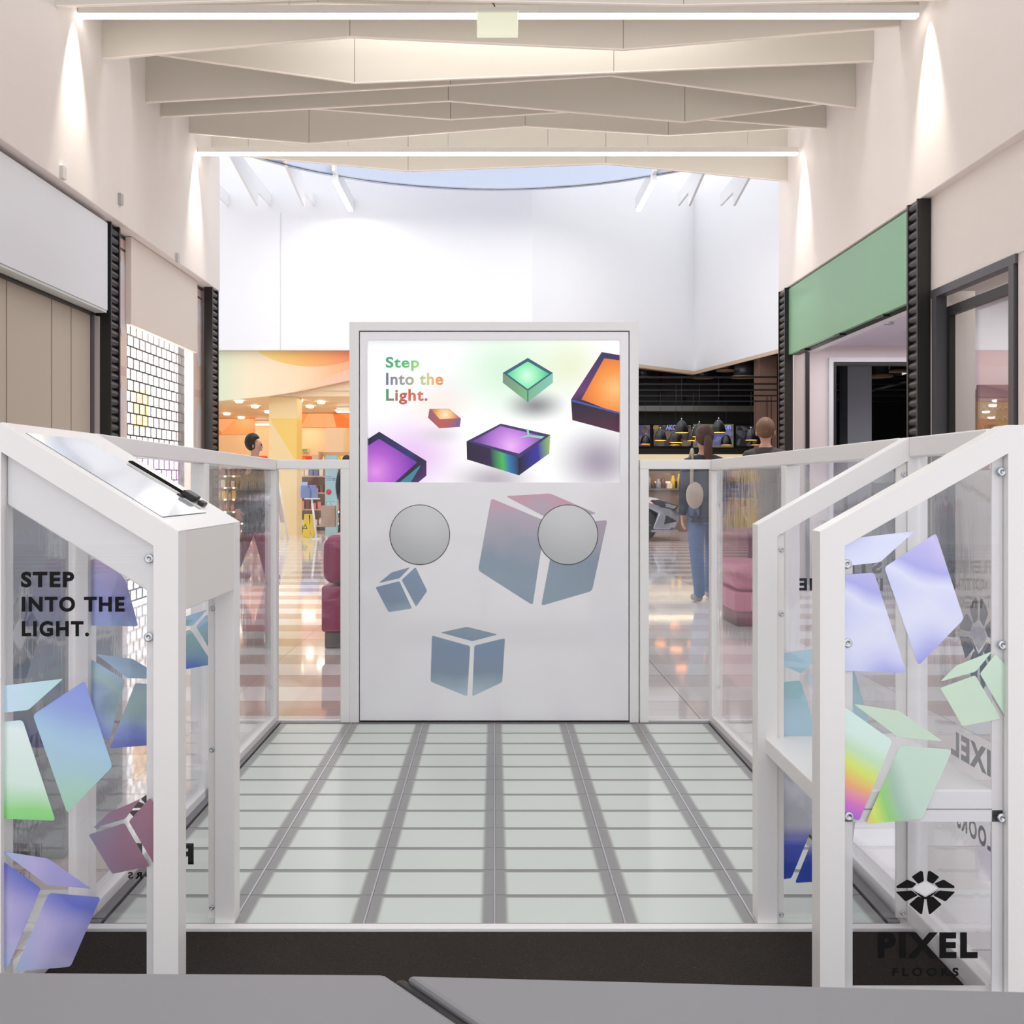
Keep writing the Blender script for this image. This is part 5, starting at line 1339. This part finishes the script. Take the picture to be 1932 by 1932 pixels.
MB().tube([(a.x + .08, 18.45, b.z), (a.x + .1, 18.45, b.z + .08), (b.x - .1, 18.45, b.z + .08), (b.x - .08, 18.45, b.z)], .006, 6).build('handle', 'paper', t)
MB().tube([(b.x - .1, 18.45, b.z + .08), (-3.16, 18.52, .79)], .006, 6).build('handle_cord', 'paper', t)

# ================================================================== CAR
Yc0, Yc1 = 18.3, 20.0
t = thing('display_car', (1.7, 19.1, 0), 'silver car on display, its front corner visible behind the right barrier', 'car')
prof = [(3.70, .42), (3.72, .55), (3.62, .70), (3.30, .84), (2.7, .95), (2.35, .99), (1.7, 1.38), (1.2, 1.46), (.1, 1.46), (-.5, 1.2), (-.75, 1.0), (-.78, .4), (-.7, .25),
        (-.42, .25), (-.36, .5), (-.15, .62), (.1, .62), (.3, .5), (.36, .25), (2.42, .25), (2.50, .52), (2.70, .66), (2.96, .68), (3.2, .56), (3.28, .25), (3.62, .24)]
prof = [(x - .0, z) for x, z in prof]
nP = len(prof); vs = []; 
ys = [Yc0 + .0, Yc0 + .09, Yc0 + .5, Yc1 - .5, Yc1 - .09, Yc1]
for i, y in enumerate(ys):
    ins = [.06, .0, 0, 0, .0, .06][i]; nose = [.22, .10, 0, 0, .10, .22][i]
    for x, z in prof:
        xx = x - nose if x > 3.2 else (x + nose if x < -.3 else x)
        z2 = z - ins * (1.3 if z > .8 else .2)
        yy = y
        if z > 1.05: yy = y + (.16 if i < 2 else (-.16 if i > 3 else 0))
        vs.append((xx, yy, z2))
fs = [tuple(range(nP))[::-1], tuple(range(5 * nP, 6 * nP))]
for i in range(5):
    for k_ in range(nP): fs.append((i * nP + k_, i * nP + (k_ + 1) % nP, (i + 1) * nP + (k_ + 1) % nP, (i + 1) * nP + k_))
body = MB().add(vs, fs, True).build('body', 'car', t)
for p_ in body.data.polygons: p_.use_smooth = False
bv = body.modifiers.new('b', 'BEVEL'); bv.width = .03; bv.segments = 3; bv.limit_method = 'ANGLE'; bv.angle_limit = R(25)
for xw in (2.86, -.03):
    for yw in (Yc0 + .02, Yc1 - .22):
        w = MB().lathe([(.0, 0), (.20, 0), (.22, -.01), (.31, 0), (.325, .03), (.325, .17), (.30, .2), (0, .2)], (xw, yw, .325), 28, 'y').build('wheel', 'tyre', t)
        s5 = MB()
        for q in range(5):
            a = q * 2 * math.pi / 5
            s5.tube([(xw, yw - .012, .325), (xw + .19 * math.cos(a), yw - .012, .325 + .19 * math.sin(a))], .022, 6)
        s5.build('rim_spoke', 'steel', w)
MB().prism([(3.56, Yc0 - .004, .70), (3.22, Yc0 + .0, .80), (3.06, Yc0 + .0, .80), (3.16, Yc0 - .0, .71), (3.50, Yc0 - .004, .64)], (.03, .07, 0)).build('headlight', mat('headlight_glass', rgb(214, 226, 232), .05, metal=.6), t, bevel=.01)
MB().prism([(3.58, Yc0 - .002, .70), (3.20, Yc0 - .002, .82), (3.04, Yc0 - .002, .815), (3.15, Yc0 - .002, .69), (3.52, Yc0 - .002, .62)], (.03, .05, 0)).build('headlight_surround', 'dark', t)
MB().prism([(3.56, Yc0 - .01, .40), (3.30, Yc0 - .01, .34), (3.34, Yc0 - .01, .52)], (.02, .1, 0)).build('fog_lamp_recess', 'dark', t)
MB().box(3.05, 3.58, Yc0 - .015, Yc0 + .3, .19, .235).build('front_lip', 'car', t)
MB().prism([(2.30, Yc0 + .12, 1.0), (1.72, Yc0 + .2, 1.34), (1.2, Yc0 + .2, 1.40), (1.2, Yc0 + .12, 1.0)], (0, -.01, 0)).build('side_window', 'blackgloss', t)

# ================================================================== CAFE
def bell_lamp(x, y, w, Y, first=[]):
    p = P(x, y, Y); r_ = w / 2 * Y / F
    if not first:
        t = thing('pendant_lamp', (0, 0, 0), 'x', 'pendant lamp', 'black bell pendant lamps of the cafe')
        MB().lathe([(.125, 0), (.122, .05), (.112, .10), (.092, .155), (.062, .20), (.03, .225), (.012, .235), (0, .237)], (0, 0, 0), 28).build('lamp_shade', mat('black_satin_lamp', rgb(26, 26, 28), .28), t)
        MB().lathe([(.123, .003), (.118, .05), (.107, .10), (.088, .15), (.058, .195), (.0, .218)], (0, 0, 0), 28).build('shade_lining', 'glow', t)
        MB().ball((0, 0, .05), .035, n=10, m=8).build('bulb', 'glow', t)
        MB().tube([(0, 0, .235), (0, 0, .27)], .012, 8).build('cap', 'steel', t)
        MB().tube([(0, 0, 0), (0, 0, 1)], .003, 5).build('cord', 'black', t)
        first.append(t); o = t
    else: o = copy_tree(first[0])
    o.location = p; s = r_ / .125; o.scale = (s, s, s)
    for c_ in o.children:
        if c_.name.startswith('cord'):
            L = (2.935 - p.z) / s - .27; c_.scale = (1, 1, L); c_.location = (0, 0, .27 + L / 2)
    return o
lamps = [(1217.6, 838, 19, 20.7, 'leftmost of all, low, next to the kiosk edge'), (1246, 831, 23, 18.2, 'second from the left, hanging alone'), (1273, 839.5, 21, 20.7, 'half hidden low behind the third lamp'),
         (1275.5, 835, 25.5, 17.1, 'below left of the high lamp with bright rim'), (1286, 816.5, 25.5, 16.0, 'highest on the left, left of the pair'), (1308, 831.5, 23.5, 18.2, 'left lamp of the overlapping pair'),
         (1319.5, 824, 27, 17.1, 'front lamp of the overlapping pair'), (1356, 816, 26, 16.0, 'high, above the ponytailed woman'), (1370, 839.5, 21, 20.7, 'low, right of the ponytailed woman'),
         (1417, 830.5, 23, 18.2, 'left lamp of the right pair, beside the man'), (1425.5, 839.5, 20, 20.7, 'rear lamp of the right pair, beside the man'), (1444, 836.5, 17, 20.7, 'mostly hidden by the head of the man')]
for x, y, w, Y, d in lamps:
    o = bell_lamp(x, y, w, Y); o['label'] = 'black bell pendant lamp, %s' % d
# back wall items
def brd(x0, x1, y0, y1, Y, label, m, frame=None, txt=()):
    a, b = P(x0, y1, Y), P(x1, y0, Y)
    t = thing('menu_board', ((a.x + b.x) / 2, Y, a.z), label, 'menu board', 'menu boards of the cafe')
    MB().box(a.x, b.x, Y, Y + .06, a.z, b.z).build('board_frame', frame or 'ink', t)
    MB().box(a.x + .03, b.x - .03, Y - .004, Y, a.z + .03, b.z - .03).build('board_face', m, t)
    for s_, tx0, ty0, tx1, ty1, mm in txt:
        p, q = P(tx0, ty1, Y - .01), P(tx1, ty0, Y - .01)
        lettering(s_, p, (q.x - p.x, 0, 0), (0, 0, q.z - p.z), mm, t)
    return t
def lit(n, c, e=.45): return mat(n, c, .4, emit=e)
def food(n, c1, c2):
    k = NT(n); p, x = k.pos(); w = k.n('ShaderNodeTexVoronoi'); w.inputs['Scale'].default_value = 7; k.l(p, w.inputs['Vector'])
    sp = k.n('ShaderNodeSeparateColor'); k.l(w.outputs['Color'], sp.inputs[0])
    c = k.ramp(sp.outputs[0], [(0, c1), (.6, c1), (.75, c2), (1, c2)]); k.l(c, k.b.inputs['Base Color']); k.l(c, k.b.inputs['Emission Color'])
    k.b.inputs['Emission Strength'].default_value = .5; return k.m
Yb = 24.6
brd(1200, 1228.5, 800, 844, Yb, 'violet blue menu board next to the kiosk edge', food('menu_violet', rgb(66, 64, 104), rgb(110, 90, 70)))
brd(1231, 1306, 800, 844, Yb, 'wide dark menu board reading 189 and AKC', food('menu_dark', rgb(54, 50, 52), rgb(100, 88, 78)), None,
    (('189-', 1232.5, 803, 1245, 810, mat('menu_gold', rgb(170, 140, 70), .5, emit=.4)), ('AKC', 1256, 801.5, 1275, 811, mat('menu_lilac', rgb(130, 140, 220), .5, emit=.6))))
brd(1308, 1384, 800, 844, Yb, 'blue menu board with olive green edge behind the woman', food('menu_blue', rgb(80, 84, 140), rgb(110, 110, 150)), mat('olive_edge', rgb(120, 124, 40), .5, emit=.3),
    (('on', 1367, 802, 1379, 810, mat('menu_pale', rgb(140, 160, 230), .5, emit=.6)),))
brd(1386.5, 1430, 801, 844, Yb, 'black chalk style menu board on the right with small drawings', food('menu_black', rgb(30, 30, 34), rgb(70, 70, 80)))
a, b = P(1195, 776, 24.4), P(1434, 766, 24.4)
tag(MB().box(a.x, b.x, 24.3, 24.66, a.z, b.z).build('steel_duct', 'duct'), 'long galvanised duct above the menu boards', 'duct')
a, b = P(1195, 872, 23.6), P(1440, 857, 23.6)
tag(MB().box(a.x, b.x + .4, 23.6, 24.66, a.z - .1, b.z).build('lit_panel', mat('lit_cream_panel', rgb(222, 202, 166), .5, emit=.5)), 'cream lit panel strip below the cafe menu boards', 'panel')
tag(MB().box(P(1195, 0, 23.5).x, P(1440, 0, 23.5).x + .4, 23.5, 24.66, 1.19, 1.45).build('wooden_beam', mat('oak_beam', rgb(176, 148, 124), .5)), 'brown wooden beam over the cafe counter', 'beam')
for i, (x0, x1) in enumerate(((1225, 1249), (1256, 1272))):
    tag(MB().box(P(x0, 0, 24.6).x, P(x1, 0, 24.6).x, 24.6, 24.66, P(0, 912, 24.6).z, P(0, 897, 24.6).z).build('lit_window', mat('lit_opening_%d' % i, rgb(255, 232, 206), .5, emit=.9)), 'small lit opening behind the cafe counter, %s' % ['wide one on the left', 'narrow one on the right'][i], 'opening')
t = thing('cafe_counter', (5.2, 22.0, 0), 'dark cafe counter with pale top behind the display car', 'counter')
MB().box(3.0, 5.7, 22.0, 22.8, 0, .98).build('counter_body', mat('counter_front', rgb(120, 104, 92), .5, var=.2, bscale=4), t)
MB().box(2.95, 5.75, 21.95, 22.85, .98, 1.02).build('counter_top', 'duct', t)
random.seed(3)
nm = {'coffee_jar': ('brown', rgb(110, 78, 58)), 'steel_can': ('grey', rgb(160, 160, 166)), 'juice_bottle': ('yellow', rgb(232, 196, 60)), 'cake_box': ('cream', rgb(226, 206, 180))}
for i, (xx, kind, w, h) in enumerate([(1228, 'steel_can', .16, .30), (1236, 'coffee_jar', .14, .2), (1243, 'steel_can', .12, .22), (1251, 'coffee_jar', .13, .26), (1259, 'cake_box', .12, .12), (1265, 'juice_bottle', .12, .30), (1277, 'juice_bottle', .11, .34), (1272, 'coffee_jar', .12, .18)]):
    p = P([1222, 1232, 1242, 1252, 1262, 1271, 1282, 1293][i], 0, 22.3); cn, cc = nm[kind]
    m_ = mat(kind + '_mat_%d' % i, cc, .4)
    if kind == 'cake_box': o = MB().box(p.x - w / 2, p.x + w / 2, 22.2, 22.4, 1.021, 1.021 + h).build(kind, m_)
    else: o = MB().lathe([(0, 0), (w / 2, 0), (w / 2, h * .7), (w / 3.4, h * .85), (w / 3.4, h), (0, h)], (p.x, 22.3 + .1 * (i % 2), 1.021), 14).build(kind, m_)
    tag(o, '%s %s on the cafe counter, %s' % (cn, kind.replace('_', ' '), ['at its left end', 'second from the left', 'third from the left', 'fourth from the left', 'at the middle', 'right of the middle', 'at the right end', 'last but one on the right'][i]), kind.split('_')[-1])
# pipes and round shades under the cafe ceiling
t = thing('lamp_rack', (6.4, 18.3, 2.95), 'black ceiling rack of five bars carrying the bell lamps of the cafe', 'rack')
BARS = (16.0, 17.1, 18.2, 19.4, 20.7)
for yb in BARS: MB().box(2.3, 10.7, yb - .014, yb + .014, 2.936, 2.964).build('rack_bar', 'cafe_pipe', t)
for xb in (7.5, 9.5): MB().box(xb - .02, xb + .02, 15.9, 20.8, 2.964, 3.0).build('cross_bar', 'cafe_pipe', t)
for i, x_ in enumerate((1246, 1292, 1357)):
    p = P(x_, 0, 24.5)
    tag(MB().tube([(p.x, 24.5, P(0, 757, 24.5).z), (p.x, 24.5, 4.1)], .02, 6).build('hanger_rod', 'cafe_pipe'), 'thin vertical hanger rod in the dark cafe, %s' % ['left one', 'middle one', 'right one'][i], 'rod', 'hanger rods of the cafe')
for i, (x_, y0, y1, w, Yd) in enumerate([(1371, 660, 698, 30, 22.9), (1405, 662, 710, 40, 22.3), (1326, 690, 712, 30, 24.0), (1212, 684, 710, 18, 23.3)]):
    p = P(x_, y1, Yd); r_ = w / 2 * Yd / F; h = 4.0 - p.z
    t = thing('drum_shade', (p.x, Yd, p.z), 'grey metal drum shade under the dark cafe ceiling, %s' % ['above the left rods', 'largest one, beside the brown column', 'under the fold of the white wall', 'next to the kiosk edge'][i], 'lamp shade', 'drum shades of the cafe')
    MB().lathe([(r_ * .92, 0), (r_, 0), (r_, h), (0, h)], (p.x, Yd, p.z), 28).build('shade', mat('drum_grey', rgb(92, 96, 102), .3, metal=.6) if 'drum_grey' not in bpy.data.materials else bpy.data.materials['drum_grey'], t)
    MB().lathe([(0, 0), (r_ * 1.3, 0), (r_ * 1.3, .03), (0, .03)], (p.x, Yd, p.z - .03), 28).build('wooden_ring', mat('ring_wood', rgb(150, 116, 90), .5) if 'ring_wood' not in bpy.data.materials else bpy.data.materials['ring_wood'], t)
for i, (x_, y_, w, Yd) in enumerate([(1657, 708, 52, 13.6), (1692, 698, 40, 14.6)]):
    p = P(x_, y_, Yd); r_ = w / 2 * Yd / F
    t = thing('drum_shade', (p.x, Yd, p.z), 'grey drum shade seen through the doorway of the green shop, %s' % ['lower left one', 'upper right one'][i], 'lamp shade', 'drum shades through the doorway')
    MB().lathe([(r_ * .7, 0), (r_ * .7, 3.98 - p.z), (0, 3.98 - p.z)], (p.x, Yd, p.z), 28).build('shade', bpy.data.materials['drum_grey'], t)
    MB().lathe([(0, 0), (r_, 0), (r_, .03), (0, .03)], (p.x, Yd, p.z - .03), 28).build('wooden_ring', bpy.data.materials['ring_wood'], t)
t = thing('brown_column', (6.1, 21.1, 0), 'brown clad column at the right of the dark cafe', 'column')
a, b = P(1434, 0, 20.9), P(1466, 0, 20.9)
MB().box(a.x, b.x, 20.9, 21.4, 0, 3.975).build('column_cladding', 'wood_dark', t)
g = MB()
for x_ in (1447, 1455): p = P(x_, 0, 20.899); g.box(p.x - .006, p.x + .006, 20.893, 20.9, 0, P(0, 748, 20.9).z)
g.build('groove', 'cafe_black', t)
